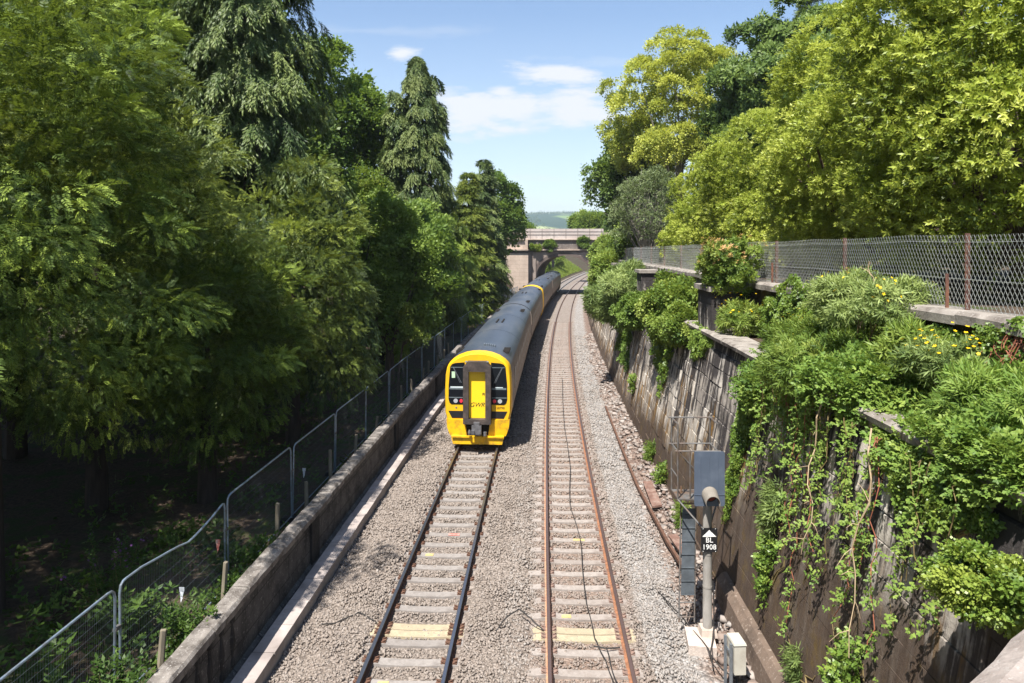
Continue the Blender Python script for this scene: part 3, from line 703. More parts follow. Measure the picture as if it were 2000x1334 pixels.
def stones():
    rng = np.random.default_rng(11)
    V = []; T = []; Z = []
    cube = np.array([[-1, -1, -1], [1, -1, -1], [1, 1, -1], [-1, 1, -1], [-.75, -.75, 1], [.75, -.75, 1], [.75, .75, 1], [-.75, .75, 1]], float) * .5
    for (s0, s1, dens, size) in ((9.5, 16, 400, .045), (16, 24, 260, .052), (24, 38, 110, .064), (38, 60, 34, .09)):
        n = int((s1 - s0) * 8.9 * dens)
        s = rng.uniform(s0, s1, n); o = rng.uniform(-5.85, 3.0, n)
        keep = np.ones(n, bool)
        for oc, m in ((0, 1.0), (-3.33, 1.0)):
            rel = np.abs(o - oc)
            ph = np.abs(((s - 8.66 - (.2 if oc else 0)) / .63 + .5) % 1 - .5) * .63
            keep &= ~((np.abs(rel - .735) < .10))
            on = (rel < 1.27) & (ph < .165)
            lim = np.where(rel > .86, 1.0 if oc else np.where(o > 0, 1.0, .5), .02)
            keep &= ~(on & (rng.uniform(0, 1, n) > lim))
        s, o = s[keep], o[keep]; n = len(s)
        keep2 = rng.uniform(0, 1, n) < np.where(o > 2.0, .55, 1.0); s, o = s[keep2], o[keep2]; n = len(s)
        base = np.array([P(a, b) for a, b in zip(s, o)])
        ow = np.array([o_base(a) + .12 for a in s])
        smv = lambda x, a, b: (lambda t: t * t * (3 - 2 * t))(np.clip((x - a) / (b - a), 0, 1))
        z = -.212 + .02 * np.sin(s * 2.1 * 1.7 + o * 1.6) * .8 - .10 * smv(-o, 5.0, 5.6) + .22 * smv(o, ow - .75, ow - .1) + .025 * (1 - smv(np.abs(o + 1.66), .3, .8)) + rng.uniform(-.008, .016, n) + np.array([shoulder(a) for a in o])
        base[:, 2] = z
        q = rng.normal(0, 1, (n, 4)); q /= np.linalg.norm(q, axis=1, keepdims=True)
        w, x, y, zz = q.T
        R = np.stack([np.stack([1 - 2 * (y * y + zz * zz), 2 * (x * y - zz * w), 2 * (x * zz + y * w)], -1), np.stack([2 * (x * y + zz * w), 1 - 2 * (x * x + zz * zz), 2 * (y * zz - x * w)], -1),
                      np.stack([2 * (x * zz - y * w), 2 * (y * zz + x * w), 1 - 2 * (x * x + y * y)], -1)], 1)
        sc = size * rng.uniform(.55, 1.25, (n, 1)) * np.stack([rng.uniform(.8, 1.4, n), rng.uniform(.7, 1.1, n), rng.uniform(.4, .7, n)], -1)
        c = cube[None] + rng.normal(0, .1, (n, 8, 3))
        v = np.einsum('nij,ntj->nti', R, c * sc[:, None, :]) + base[:, None, :]
        V.append(v.reshape(-1, 3))
        T.append(np.repeat(np.clip(rng.normal(.47, .14, n), 0, 1), 8))
        zo = np.where((o > 1.15) & (o < 2.05), rng.uniform(.3, 1, n), np.where((np.abs(o) < 1.1), np.where(rng.uniform(0, 1, n) < .45, 1.7, 0.05), np.where(o >= 2.05, rng.uniform(1.2, 2, n), rng.uniform(0, .25, n))))
        zo = np.where((o > -1.65) & (o < -1.0), rng.uniform(0, .6, n), zo)
        Z.append(np.repeat(zo, 8))
    v = np.concatenate(V); nn = len(v) // 8
    f = np.array([[0, 3, 2, 1], [4, 5, 6, 7], [0, 1, 5, 4], [1, 2, 6, 5], [2, 3, 7, 6], [3, 0, 4, 7]], np.int32)
    q = (np.arange(nn, dtype=np.int32)[:, None, None] * 8 + f[None]).reshape(-1, 4)
    return mesh_np('ballast_stones', v, q, {'tone': np.concatenate(T), 'zone': np.concatenate(Z)}, M['stone'])
tag(link('ballast_stones', stones()), 'loose grey and brown ballast stones between and beside the sleepers', 'ballast', kind='stuff')

# ------------------------------------------------------------------ tracks
RAIL = [(-.068, -.16), (.068, -.16), (.068, -.148), (.014, -.125), (.012, -.045), (.035, -.034), (.035, -.004), (.028, 0), (-.028, 0), (-.035, -.004), (-.035, -.034), (-.012, -.045), (-.014, -.125), (-.068, -.148)]
rail_path = [(s, None) for s in ([-4 + 1.5 * i for i in range(80)] + [116 + 3 * i for i in range(36)])]
def track(label, off, side_mats, sl_mat, twin_s, marks):
    root = empty('railway_track', P(12, off, -.16)); tag(root, label, 'railway track', 'pair of railway tracks')
    inv = Vector(root.location)
    for sd in (-1, 1):
        mb = MB()
        prof = [(off + sd * .735 + x, z) for x, z in RAIL]
        ms = [0] * 14
        for k in (6, 7, 8): ms[k] = 1
        mb.sweep(rail_path, prof, ms=ms)
        mb.v = [tuple(Vector(v) - inv) for v in mb.v]
        mb.build('rail', side_mats[(sd + 1) // 2], root)
    # sleeper prototypes
    def sl_mesh(width):
        mb = MB()
        xs = [-1.25, -1.0, -.85, -.62, -.5, -.2, .2, .5, .62, .85, 1.0, 1.25]; zs = [-.03, -.022, 0, 0, -.02, -.03, -.03, -.02, 0, 0, -.022, -.03]
        rings = [[(x, -width / 2, -.2), (x, width / 2, -.2), (x, width / 2 * .86, z), (x, -width / 2 * .86, z)] for x, z in zip(xs, zs)]
        mb.loft(rings); return mb
    ch = MB()
    ch.box((0, 0, .008), (.3, .17, .014), 0)
    for q in (-1, 1):
        for yy in (-.055, .055):
            ch.tube([(q * .05, yy - .02, .013), (q * .12, yy - .015, .04), (q * .15, yy + .02, .03), (q * .10, yy + .035, .013)], .011, 5)
    first = None; chair = None; rest = MB()
    k = 0; s = 8.66 + (0.2 if off else 0); made = 0
    while s < 222:
        twin = abs(s - twin_s) < .32
        locs = [twin_s - .13, twin_s + .13] if twin else [s]
        for q in locs:
            p = P(q + random.uniform(-.015, .015), off, -.16); rz = -TH(q) + random.gauss(0, .006)
            if made < 100:
                if first is None:
                    o = sl_mesh(.25).build('sleeper', M[sl_mat], root); first = o
                    chair = ch.build('rail_fastening', M['fastening'] if not off else M['rust_dark'], o); chair.location = (-.735, 0, 0); c = chair.copy(); COL.objects.link(c); c.parent = o; c.location = (.735, 0, 0)
                else:
                    o = first.copy(); COL.objects.link(o); o.parent = root
                    if twin:
                        o.data = first.data.copy(); o.data.materials.clear(); o.data.materials.append(M['sleeper_yellow']); o['label'] = 'yellowed sleeper of a close pair'
                    for sx in (-.735, .735): c = chair.copy(); COL.objects.link(c); c.parent = o; c.location = (sx, 0, 0)
                o.location = p - inv; o.rotation_euler = (0, 0, rz)
                if round(s, 1) in marks or any(abs(s - mm) < .315 for mm in marks) and not twin:
                    mk = MB(); red = abs(s - marks[-1]) < .315
                    mk.box((-.36 if not red else .1, 0.0, -.019), (.2 if not red else .3, .13, .004))
                    mk.build('paint_mark', M['red_mark' if red and off else 'yellow_mark'], o)
                made += 1
            else:
                R = Matrix.Rotation(rz, 3, 'Z'); rest.box(p - inv + Vector((0, 0, -.1)), (2.5, .25, .2), 0, R)
        s += .63
    o = rest.build('distant_sleepers', M[sl_mat], root); o['kind'] = 'stuff'
    return root
track('rust coloured railway track on pale sleepers, clear of any train', 0.0, [[M['rust_pale'], M['rail_top_rust']], [M['rust'], M['rail_top_rust']]], 'sleeper', 13.68, [12.0, 14.6, 18.3])
track('railway track with dark shiny rails that the train stands on', -3.33, [[M['rust_dark'], M['rail_top']], [M['rust_dark'], M['rail_top']]], 'sleeper_left', 13.7, [12.0, 17.3, 18.0])

# ------------------------------------------------------------------ cable trough and parapet beside the left track
root = empty('cable_trough', P(12, -6.06, -.3)); tag(root, 'pale concrete cable trough with flat lids along the foot of the stone parapet', 'cable trough')
inv = Vector(root.location)
def shifted(mb): mb.v = [tuple(Vector(v) - inv) for v in mb.v]; return mb
mb = MB(); mb.sweep([(1 + 2 * i, None) for i in range(54)], [(-6.24, -.45), (-5.88, -.45), (-5.88, -.09), (-6.24, -.09)]); shifted(mb).build('trough_channel', M['trough'], root)
s = 4.0
for i in range(98):
    mb = MB(); w = random.uniform(-.012, .012); zt = random.uniform(-.006, .01)
    a, b = s + .008, s + .942
    mb.hexa([P(a, -6.27 + w, -.085 + zt), P(a, -5.85 + w, -.085 + zt), P(b, -5.85 + w, -.085 + zt), P(b, -6.27 + w, -.085 + zt)], [P(a, -6.27 + w, -.02 + zt), P(a, -5.85 + w, -.02 + zt), P(b, -5.85 + w, -.02 + zt), P(b, -6.27 + w, -.02 + zt)])
    shifted(mb).build('trough_lid', M['trough'], root); s += .95
root = empty('stone_parapet', P(12, -6.6, 0)); tag(root, 'low dark stone parapet with a lichen covered coping beside the track carrying the train', 'parapet wall'); inv = Vector(root.location)
pp = [(-2 + 2 * i, None) for i in range(56)]
mb = MB(); mb.sweep(pp, [(-6.68, -.5), (-6.43, -.5), (-6.45, .98), (-6.66, .98)]); shifted(mb).build('wall', M['parapet'], root)
mb = MB(); mb.sweep(pp, [(-6.68, -.5), (-6.34, -.5), (-6.36, -.12), (-6.43, -.06), (-6.62, -.06)]); shifted(mb).build('plinth', M['parapet'], root)
i = 0; s = -2.0
rngc = random.Random(9)
while s < 108:
    L = rngc.uniform(1.3, 2.0); a, b = s + .008, s + L - .008; dz = rngc.uniform(-.02, .02); dw = rngc.uniform(-.015, .015)
    mb = MB(); prof = [(-6.73, .975), (-6.36, .975), (-6.35, 1.11), (-6.40, 1.165), (-6.68, 1.17), (-6.74, 1.1)]
    rings = []
    nseg = 6
    for k in range(nseg + 1):
        q = a + (b - a) * k / nseg
        rings.append([P(q, o + dw + rngc.uniform(-.008, .008), z + dz + (rngc.uniform(-.012, .008) if z > 1.1 else 0)) for o, z in prof])
    mb.loft(rings); shifted(mb).build('coping_stone', M['coping'], root); s += L
s = 8.3
while s < 12.4:
    mb = MB(); c = P(s, -6.475, 0)
    mb.lathe(c, [(.05, .0), (.085, .03), (.085, .12), (.05, .17), (.075, .34), (.095, .45), (.06, .68), (.045, .78), (.08, .82), (.08, .93)], 10)
    shifted(mb).build('baluster', M['parapet'], root, smooth=True); s += .42
for s in (6.6, 16.2, 25.4, 34.6, 43.8, 53, 62.2):
    mb = MB(); a, b = s, s + .55
    mb.hexa([P(a, -6.46, -.4), P(a, -6.38, -.4), P(b, -6.38, -.4), P(b, -6.46, -.4)], [P(a, -6.46, .97), P(a, -6.385, .97), P(b, -6.385, .97), P(b, -6.46, .97)])
    shifted(mb).build('pilaster', M['parapet'], root)

# ------------------------------------------------------------------ temporary fence panels
PW = 3.62
def panel_mesh(bent):
    fr = MB(); me = MB()
    def top(x):
        if not bent: return 2.0
        u = x / PW
        return 2.0 - .30 * max(0, 1 - abs(u - .6) / .42) - .03 * math.sin(u * 9)
    pts = [(0.02, 0, .05), (0.02, 0, 1.0), (0.02, 0, top(0) - .16), (.045, 0, top(0) - .06), (.11, 0, top(.1) - .012), (.2, 0, top(.2))]
    pts += [(PW * k / 12, 0, top(PW * k / 12)) for k in range(1, 12)]
    pts += [(PW - .2, 0, top(PW - .2)), (PW - .11, 0, top(PW - .1) - .012), (PW - .045, 0, top(PW) - .06), (PW - .02, 0, top(PW) - .16), (PW - .02, 0, 1.0), (PW - .02, 0, .05)]
    fr.tube(pts, .021, 8)
    fr.tube([(0.02, 0, .16), (PW - .02, 0, .16)], .017, 6)
    for x in (.02, PW - .02): fr.tube([(x, 0, 0), (x, 0, .06)], .017, 6)
    nv = 72
    for k in range(1, nv):
        x = PW * k / nv; zt = top(x)
        me.tube([(x, .006, .17), (x, .006, zt - .01)], .0015, 3, cap=False)
    for z in (.36, .56, .76, .96, 1.16, 1.36, 1.56, 1.7, 1.85):
        if bent and z > 1.6: continue
        me.tube([(.03, -.004, z), (PW * .5, -.004, z - (.03 if bent else 0)), (PW - .03, -.004, z)], .0015, 3, cap=False)
    return fr, me
def foot_mesh():
    mb = MB(); mb.box((0, 0, .06), (.24, .62, .12), 0, None, .85); return mb
def fence_panel(bent, label):
    root = empty('fence_panel'); tag(root, label, 'fence panel', 'temporary wire fence panels along the wood')
    fr, me = panel_mesh(bent)
    fr.build('frame', M['galv'], root, smooth=True); me.build('mesh_infill', M['wire'], root)
    f = foot_mesh().build('foot_block', M['black'], root); f.location = (PW + .04, 0, 0)
    cl = MB(); cl.box((PW + .035, 0, 1.35), (.13, .06, .05)); cl.build('clamp', M['steel_dull'], root)
    return root
fence_panel_plain = None
js = [6.75]
while js[-1] < 92: js.append(js[-1] + 3.72)
for i in range(len(js) - 1):
    a, b = P(js[i], o_fence_l(js[i])), P(js[i + 1], o_fence_l(js[i + 1]))
    if i == 1:
        r = fence_panel(True, 'bent wire fence panel whose blue grey top rail sags in the middle')
    elif fence_panel_plain is None:
        r = fence_panel_plain = fence_panel(False, 'first straight fence panel before the bent one, in deep shade over leafy plants')
    else:
        r = copy_tree(fence_panel_plain)
        nth = ORD[i - 2]
        r['label'] = '%s wire fence panel past the bent one%s' % (nth, ', counting towards the arched bridge')
    d = b - a
    ga = .26 + random.uniform(-.02, .02)
    r.location = (a.x, a.y, ga); r.rotation_euler = (random.uniform(-.015, .015), random.uniform(-.008, .008), math.atan2(d.y, d.x) + random.uniform(-.01, .01))
wp = None
for i in range(15):
    s = 10.9 + 2.35 * i + random.uniform(-.25, .25)
    if wp is None:
        mb = MB(); mb.loft([[(.055 * math.cos(k * PI / 3), .055 * math.sin(k * PI / 3), z) for k in range(6)] for z in (-.3, .6)] + [[(.05 * math.cos(k * PI / 3) + .01, .05 * math.sin(k * PI / 3), 1.18 + .02 * (k % 2)) for k in range(6)]])
        o = wp = mb.build('wooden_post', M['wood'])
    else:
        o = wp.copy(); COL.objects.link(o)
    o.location = P(s, -7.12 + random.uniform(-.05, .05), .25); o.rotation_euler = (random.uniform(-.06, .06), random.uniform(-.06, .06), random.uniform(0, 3)); o.scale = (1, 1, random.uniform(.8, 1.1))
    tag(o, '%s weathered wooden stake from the footbridge, between wire fence and stone parapet' % ORD[i], 'stake', 'wooden stakes beside the parapet')
for (s, dx, h, mm, lab, nm) in ((12.2, .02, 1.35, 'plastic', 'crumpled pale plastic tag hanging on the bent fence panel', 'plastic_tag'), (13.6, .02, 1.62, 'red_mark', 'red and white strip of tape tied near the end of the bent panel', 'warning_tape'),
                             (18.6, .02, 1.45, 'plastic', 'small white tag fixed to the third straight fence panel past the bent one', 'plastic_tag')):
    mb = MB()
    for k in range(3):
        z0 = -.09 * k
        mb.add([(-.04 + .01 * k, .0 + .012 * k, z0), (.05 - .012 * k, .015, z0 - .01), (.045 - .02 * k, .02 - .02 * k, z0 - .09), (-.04 + .01 * k, .012 * (k + 1), z0 - .09)], [(0, 1, 2, 3)])
    o = mb.build(nm, M[mm]); o.location = P(s, -7.44, h); tag(o, lab, 'litter')
    sol = o.modifiers.new('thick', 'SOLIDIFY'); sol.thickness = .004

# ------------------------------------------------------------------ retaining wall (right)
root = empty('retaining_wall', P(12, 3.0, 0)); tag(root, 'tall leaning stone retaining wall stained black and ochre, partly covered by creepers', 'retaining wall'); inv = Vector(root.location)
wpth = [(-3 + 1.5 * i, None) for i in range(77)]
rw = random.Random(4)
def face_o(s, z): return o_base(s) + .9 * z / Z_LEDGE
mb = MB(); tones = []
vs = []; uvs = []; fs = []
for (s, _) in wpth:
    for z in (-.3, 5.05): vs.append(P(s, face_o(s, z) + .05, z)); uvs.append((s, z))
    vs.append(P(s, o_ledge(s) + .6, 5.05)); uvs.append((s, 5.6))
for k in range(len(wpth) - 1):
    for i in range(2): fs.append((k * 3 + i, k * 3 + i + 1, k * 3 + i + 4, k * 3 + i + 3))
mb.add(vs, fs, 0, uvs); tones += [.1] * len(vs)
z = -.3
while z < 5.0:
    rh = min(rw.uniform(.36, .52), 5.04 - z)
    if rh < .2: rh = 5.04 - z
    s = -3 + rw.uniform(0, .6)
    while s < 110:
        L = rw.uniform(.55, 1.35) * (1 if s < 40 else 2.2 if s < 70 else 5)
        smooth = max(0, min(1, (16.5 - s) / 2.5)) * max(0, min(1, (3.3 - z) / .8))
        amp = .016 * (1 - .93 * smooth); off = rw.uniform(-amp, amp); g_ = .002 + .003 * (1 - smooth)
        a, b, z0, z1 = s + g_, min(110, s + L) - g_, z + g_, z + rh - g_
        f0 = []; f1 = []
        for (q, zz) in ((a, z0), (b, z0), (b, z1), (a, z1)):
            e = rw.uniform(-.016, .016) * (1 - .85 * smooth); c_ = .003 + .006 * (1 - smooth)
            qi = q + (c_ if q == a else -c_); zi = zz + (c_ if zz == z0 else -c_)
            f0.append(P(qi + rw.uniform(-.01, .01), face_o(s, zi) - off + e - .012, zi + rw.uniform(-.01, .01))); f1.append(P(q, face_o(s, zz) + .02 - min(0, off) , zz))
        back = [Vector((p.x, p.y, p.z)) + Vector((.12, 0, 0)) for p in f1]
        b0 = len(mb.v); mb.v += [tuple(p) for p in f0 + f1 + back]; mb.uv += [(a, z0), (b, z0), (b, z1), (a, z1)] * 3
        for k in range(4):
            k2 = (k + 1) % 4
            mb.f += [(b0 + k, b0 + k2, b0 + 4 + k2, b0 + 4 + k), (b0 + 4 + k, b0 + 4 + k2, b0 + 8 + k2, b0 + 8 + k)]; mb.m += [0, 0]
        mb.f.append((b0, b0 + 3, b0 + 2, b0 + 1)); mb.m.append(0)
        tones += [rw.uniform(0, 1)] * 12
        s += L
    z += rh
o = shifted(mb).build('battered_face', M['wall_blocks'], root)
at = o.data.attributes.new('tone', 'FLOAT', 'POINT'); at.data.foreach_set('value', tones)
mb = MB()
def f_pl(q, i, o, z): return (o_base(q) + o, z)
mb.sweep([(-3 + i, f_pl) for i in range(19)], [(-.22, -.4), (.1, -.4), (.1, .52), (-.02, .50), (-.14, .36)]); shifted(mb).build('footing', stone_plain('footing_render', (0.15, 0.11, 0.085), (0.08, 0.06, 0.047), (0.3, 0.25, 0.21), 2.0, .5), root)
def seg_stones(name, mat, s0, s1, prof, lens, fn, jit=.012):
    s = s0
    while s < s1:
        L = rw.uniform(*lens); a, b = s + .006, min(s1, s + L) - .006; dz = rw.uniform(-jit, jit); dw = rw.uniform(-jit, jit)
        if s > 75: L = min(6, L * 3); b = min(s1, s + L) - .006
        mb = MB(); rings = []
        for k in range(4):
            q = a + (b - a) * k / 3
            rings.append([P(q, fn(q) + o + dw, z + dz + (rw.uniform(-.008, .008))) for o, z in prof])
        mb.loft(rings); shifted(mb).build(name, mat, root); s += L
seg_stones('ledge_stone', M['ledge'], -3, 108, [(-.20, 5.06), (.55, 5.06), (.55, 5.2), (-.14, 5.2), (-.22, 5.15)], (1.0, 1.7), o_ledge)
def f_par(q, i, o, z): return (o_par(q) + o, z)
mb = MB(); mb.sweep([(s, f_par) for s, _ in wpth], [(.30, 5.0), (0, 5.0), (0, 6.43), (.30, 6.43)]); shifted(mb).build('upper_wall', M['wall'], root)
seg_stones('coping_stone', M['ledge'], -3, 108, [(-.15, 6.42), (.5, 6.42), (.5, 6.60), (-.08, 6.61), (-.15, 6.55)], (1.1, 1.9), o_par)
for s in (5.0, 19.4, 33.2, 47.0, 61.0, 75.0):
    L = 1.7
    mb = MB()
    q0 = [P(s, o_ledge(s) - .04, 5.19), P(s, o_par(s) + .02, 5.19), P(s + L, o_par(s) + .02, 5.19), P(s + L, o_ledge(s) - .04, 5.19)]
    q1 = [Vector((p.x, p.y, 6.30)) for p in q0]
    mb.hexa(q0, q1); 
    mb.uv = [(p[1] * 1.0 + p[0], p[2]) for p in mb.v]
    shifted(mb).build('pier', M['wall'], root)
    mb = MB()
    a, b = s - .1, s + L + .1
    q0 = [P(a, o_ledge(s) - .14, 6.30), P(a, o_par(s) - .16, 6.30), P(b, o_par(s) - .16, 6.30), P(b, o_ledge(s) - .14, 6.30)]
    mb.hexa(q0, [Vector((p.x, p.y, 6.44)) for p in q0]); shifted(mb).build('pier_cap', M['ledge'], root)
# chain link fence on the wall
root = empty('chain_link_fence', P(12, o_fence_r(12), 6.6)); tag(root, 'silver chain link fence on rusty posts along the top of the retaining wall', 'chain link fence'); inv = Vector(root.location)
mb = MB(); H = 1.10; px_ = .092; ang = 1.62
def fpt(s, h): return P(s, o_fence_r(s), 6.62 - (6.61 - z_cop(s)) * 0 + h)
def fsag(s): return 1 - .025 * abs(math.sin(s * PI / 4.0))
s0, s1 = 1.0, 62.0
run = H / ang
s = s0 - run
while s < s1:
    st = px_ * (1 if s < 30 else 1.6)
    for sg in (1, -1):
        a, b = (s, s + run) if sg > 0 else (s + run, s)
        p = [fpt(a + (b - a) * k / 4, .0 + (H * (z_fence_r(s) - 6.62) / 1.1 * fsag(a + (b - a) * k / 4)) * k / 4) + Vector((.004 * sg, 0, 0)) for k in range(5)]
        t = p[4] - p[3]; p.append(p[4] + t.normalized() * .035)
        mb.tube(p, .0036 if s < 18 else .0042, 3, cap=False)
    s += st
shifted(mb).build('mesh', M['chain'], root)
mb = MB()
for h in (1.02, .45):
    mb.tube([fpt(q, h * (z_fence_r(q) - 6.62) / 1.1 * fsag(q)) + Vector((-.008, 0, 0)) for q in np.arange(s0, s1, 1.0)], .0035, 3)
shifted(mb).build('line_wire', M['chain'], root)
for s in [2.4 + 4.0 * i + .1 * math.sin(i * 7) for i in range(16)]:
    p = P(s, o_fence_r(s) + .03, 6.5); h = z_fence_r(s) - 6.5 + .03
    mb = MB(); mb.box(p + Vector((0, 0, h / 2)), (.075, .012, h)); mb.box(p + Vector((.034, .032, h / 2 - .003)), (.012, .055, h - .006))
    shifted(mb).build('post', M['post_rust'], root)
for s in (8.6, 10.9, 14.2, 18.6):
    p = P(s, o_fence_r(s) - .03, 6.5); mb = MB(); mb.box(p + Vector((0, 0, .32)), (.05, .014, .62)); shifted(mb).build('stub_post', M['post_rust'], root)

# ------------------------------------------------------------------ footbridge corner (where the photographer stands)
mb = MB(); rings = []
for k in range(9):
    x = 1.18 + .18 * k
    rings.append([(x, 1.38 + .02 * hnoise(k, 1), 5.6), (x, 2.05 + .02 * hnoise(k, 2), 5.6), (x, 2.05 + .025 * hnoise(k * 2, 3), 6.36), (x, 1.98, 6.41 + .01 * hnoise(k * 3, 1)), (x, 1.42, 6.415 + .01 * hnoise(k * 2, 5))])
mb.loft(rings); o = mb.build('footbridge_parapet', M['foot'], smooth=False); o.rotation_euler = (0, 0, math.radians(38)); o.location = (1.35, -.62, -.06)
tag(o, 'pale worn stone corner of the footbridge parapet at the bottom edge of the view', 'parapet')

# ------------------------------------------------------------------ lettering
def text_mesh(name, body, size, mat, parent, loc, rot, shear=0.0, extrude=.003, align='CENTER', offset=0.0):
    cu = bpy.data.curves.new(name, 'FONT'); cu.body = body; cu.size = size; cu.shear = shear; cu.extrude = extrude; cu.align_x = align; cu.align_y = 'CENTER'; cu.offset = offset
    t = bpy.data.objects.new('tmp_text', cu); COL.objects.link(t)
    bpy.context.view_layer.update()
    me = bpy.data.meshes.new_from_object(t.evaluated_get(bpy.context.evaluated_depsgraph_get()))
    bpy.data.objects.remove(t); bpy.data.curves.remove(cu)
    me.materials.clear(); me.materials.append(mat); me.name = name
    o = link(name, me, parent, loc); o.rotation_euler = rot
    return o

# ------------------------------------------------------------------ signal
sx, sy = 3.83, 13.45
root = empty('railway_signal', (sx, sy, -.02)); tag(root, 'grey railway signal post with a hooded red lamp, blue grey backboard and BL 1908 plate', 'railway signal')
mb = MB(); mb.lathe((0, 0, 0), [(.15, 0), (.12, .06), (.09, .12), (.088, 1.3), (.086, 2.9), (.08, 2.95)], 14)
mb.lathe((0, 0, .9), [(.094, 0), (.094, .04)], 14); mb.lathe((0, 0, 1.55), [(.094, 0), (.094, .05)], 14)
mb.build('post', M['conc_post'], root, smooth=True)
mb = MB(); mb.box((0, 0, .05), (.32, .32, .14), 0, None, .85); mb.build('base_plate', M['rock_pale'], root)
bb_ = MB()
def rrect(w, h, r, n=5):
    out = []
    for cx, cy, a0 in ((w / 2 - r, h / 2 - r, 0), (-w / 2 + r, h / 2 - r, 90), (-w / 2 + r, -h / 2 + r, 180), (w / 2 - r, -h / 2 + r, 270)):
        for k in range(n): a = math.radians(a0 + 90 * k / (n - 1)); out.append((cx + r * math.cos(a), cy + r * math.sin(a)))
    return out
bb_.prism([(x, z) for x, z in rrect(.59, 1.06, .035)], -.15, -.135)
bb_.box((0, -.153, .05), (.012, .006, .8)); bb_.box((-.17, -.153, .12), (.008, .005, .62)); bb_.box((.17, -.153, .12), (.008, .005, .62)); bb_.box((0, -.154, -.31), (.585, .006, .012))
o = bb_.build('backboard', M['steel_blue'], root); o.location = (.0, 0, 3.07)
mb = MB(); mb.box((0, -.02, -.1), (.34, .2, .62)); mb.box((0, .06, -.3), (.1, .14, .2)); mb.build('lamp_case', M['black'], o)
mb = MB(); rings = []
for k, y in enumerate((-.157, -.28, -.40)):
    R_ = .155 - .008 * k; r_ = R_ - .008
    arc = [math.radians(-25 + 230 * i / 14) for i in range(15)]
    drop = .045 * k
    rings.append([(R_ * math.cos(a), y, R_ * math.sin(a) - drop) for a in arc] + [(r_ * math.cos(a), y, r_ * math.sin(a) - drop) for a in reversed(arc)])
mb.loft(rings); h = mb.build('hood', M['hood'], o, smooth=False); h.location = (.0, 0, -.30)
mb = MB(); mb.prism([(.135 * math.cos(k * PI / 10), .135 * math.sin(k * PI / 10)) for k in range(20)], -.19, -.151); h = mb.build('lamp_surround', M['black'], o); h.location = (0, 0, -.30)
mb = MB(); mb.prism([(.11 * math.cos(k * PI / 10), .11 * math.sin(k * PI / 10)) for k in range(20)], -.20, -.186); h = mb.build('lens', M['lens_red'], o); h.location = (0, 0, -.30)
mb = MB(); mb.prism(rrect(.315, .465, .02), -.115, -.105); mb.box((0, -.099, .0), (.08, .02, .3))
pl = mb.build('number_plate', M['black'], root); pl.location = (.005, 0, 1.87)
mb = MB(); mb.prism([(-.135, .065), (.135, .065), (0, .195)], -.119, -.1155); mb.build('arrow', M['white'], pl)
t = text_mesh('lettering', 'BL', .14, M['white'], pl, (0, -.1165, -.005), (PI / 2, 0, 0), offset=.0)
t = text_mesh('lettering', '1908', .138, M['white'], pl, (0, -.1165, -.14), (PI / 2, 0, 0), offset=.0)
mb = MB()
for q in (-.12, .12):
    for z in (-.219, .219): mb.lathe((q, -.12, z), [(.008, -.002), (.008, .004)], 6)
mb.build('bolt', M['white'], pl)
# ladder, sloping back to the platform cage
lad = MB(); A = Vector((-.33, .30, .05)); B = Vector((-.17, .78, 2.35))
ax = Vector((.155, 0, 0))
for sg in (-1, 1): lad.tube([A + ax * sg, B + ax * sg, B + ax * sg + (B - A).normalized() * .25], .016, 6)
for k in range(9):
    c = A.lerp(B, .04 + k * .115); lad.tube([c - ax, c + ax], .011, 6)
l_ = lad.build('ladder', M['steel_dull'], root)
mb = MB(); n_ = (B - A).normalized()
for t0, t1 in ((.22, .92),):
    a, b = A.lerp(B, t0), A.lerp(B, t1); nn = Vector((0, -1, 0)).cross(n_); up = n_.cross(Vector((1, 0, 0))) * -.03
    mb.hexa([a - ax * .85 + up, a + ax * .85 + up, a + ax * .85 + up * 1.25, a - ax * .85 + up * 1.25], [b - ax * .85 + up, b + ax * .85 + up, b + ax * .85 + up * 1.25, b - ax * .85 + up * 1.25])
    for k in range(7):
        c = a.lerp(b, k / 6.5) + up * 1.4; mb.box(c, (.27, .03, .012))
mb.build('ladder_guard', M['guard'], l_)
cage = MB(); x0, x1, y0, y1, z0, z1 = -.47, .34, .45, 1.0, 2.45, 3.98
for (x, y) in ((x0, y0), (x1, y0), (x0, y1), (x1, y1), (-.22, y0)): cage.tube([(x, y, z0 if (x, y) != (-.22, y0) else 2.5), (x, y, z1 if y > y0 or x == x0 else 3.45)], .016, 6)
for z in (3.43, z1):
    ys = (y0, y1) if z < z1 else (y1,)
    for y in ys: cage.tube([(x0 - .06, y, z), (x1 + .06, y, z)], .016, 6)
    for x in (x0, x1): cage.tube([(x, y0, z), (x, y1, z)], .016, 6)
for z in (2.9,): cage.tube([(x0, y0, z), (x0, y1, z)], .014, 6)
cage.box(((x0 + x1) / 2, (y0 + y1) / 2, z0), (x1 - x0, y1 - y0, .03))
for x, y in ((x0, y0), (x1, y0)): cage.tube([(0, .0, 1.95), (x, y, z0)], .018, 6)
cage.tube([(x0, y0, 3.43), (.02, y0, 2.9)], .012, 6)
cage.build('platform_cage', M['steel_dull'], root)
mb = MB(); mb.tube([(.09, -.06, 1.05), (.1, -.1, .6), (.09, -.12, .2), (.0, -.35, .06), (-.16, -.75, .03), (-.1, -1.25, .06), (.05, -1.5, .05)], .013, 6)
mb.build('cable', M['cable'], root, smooth=True)

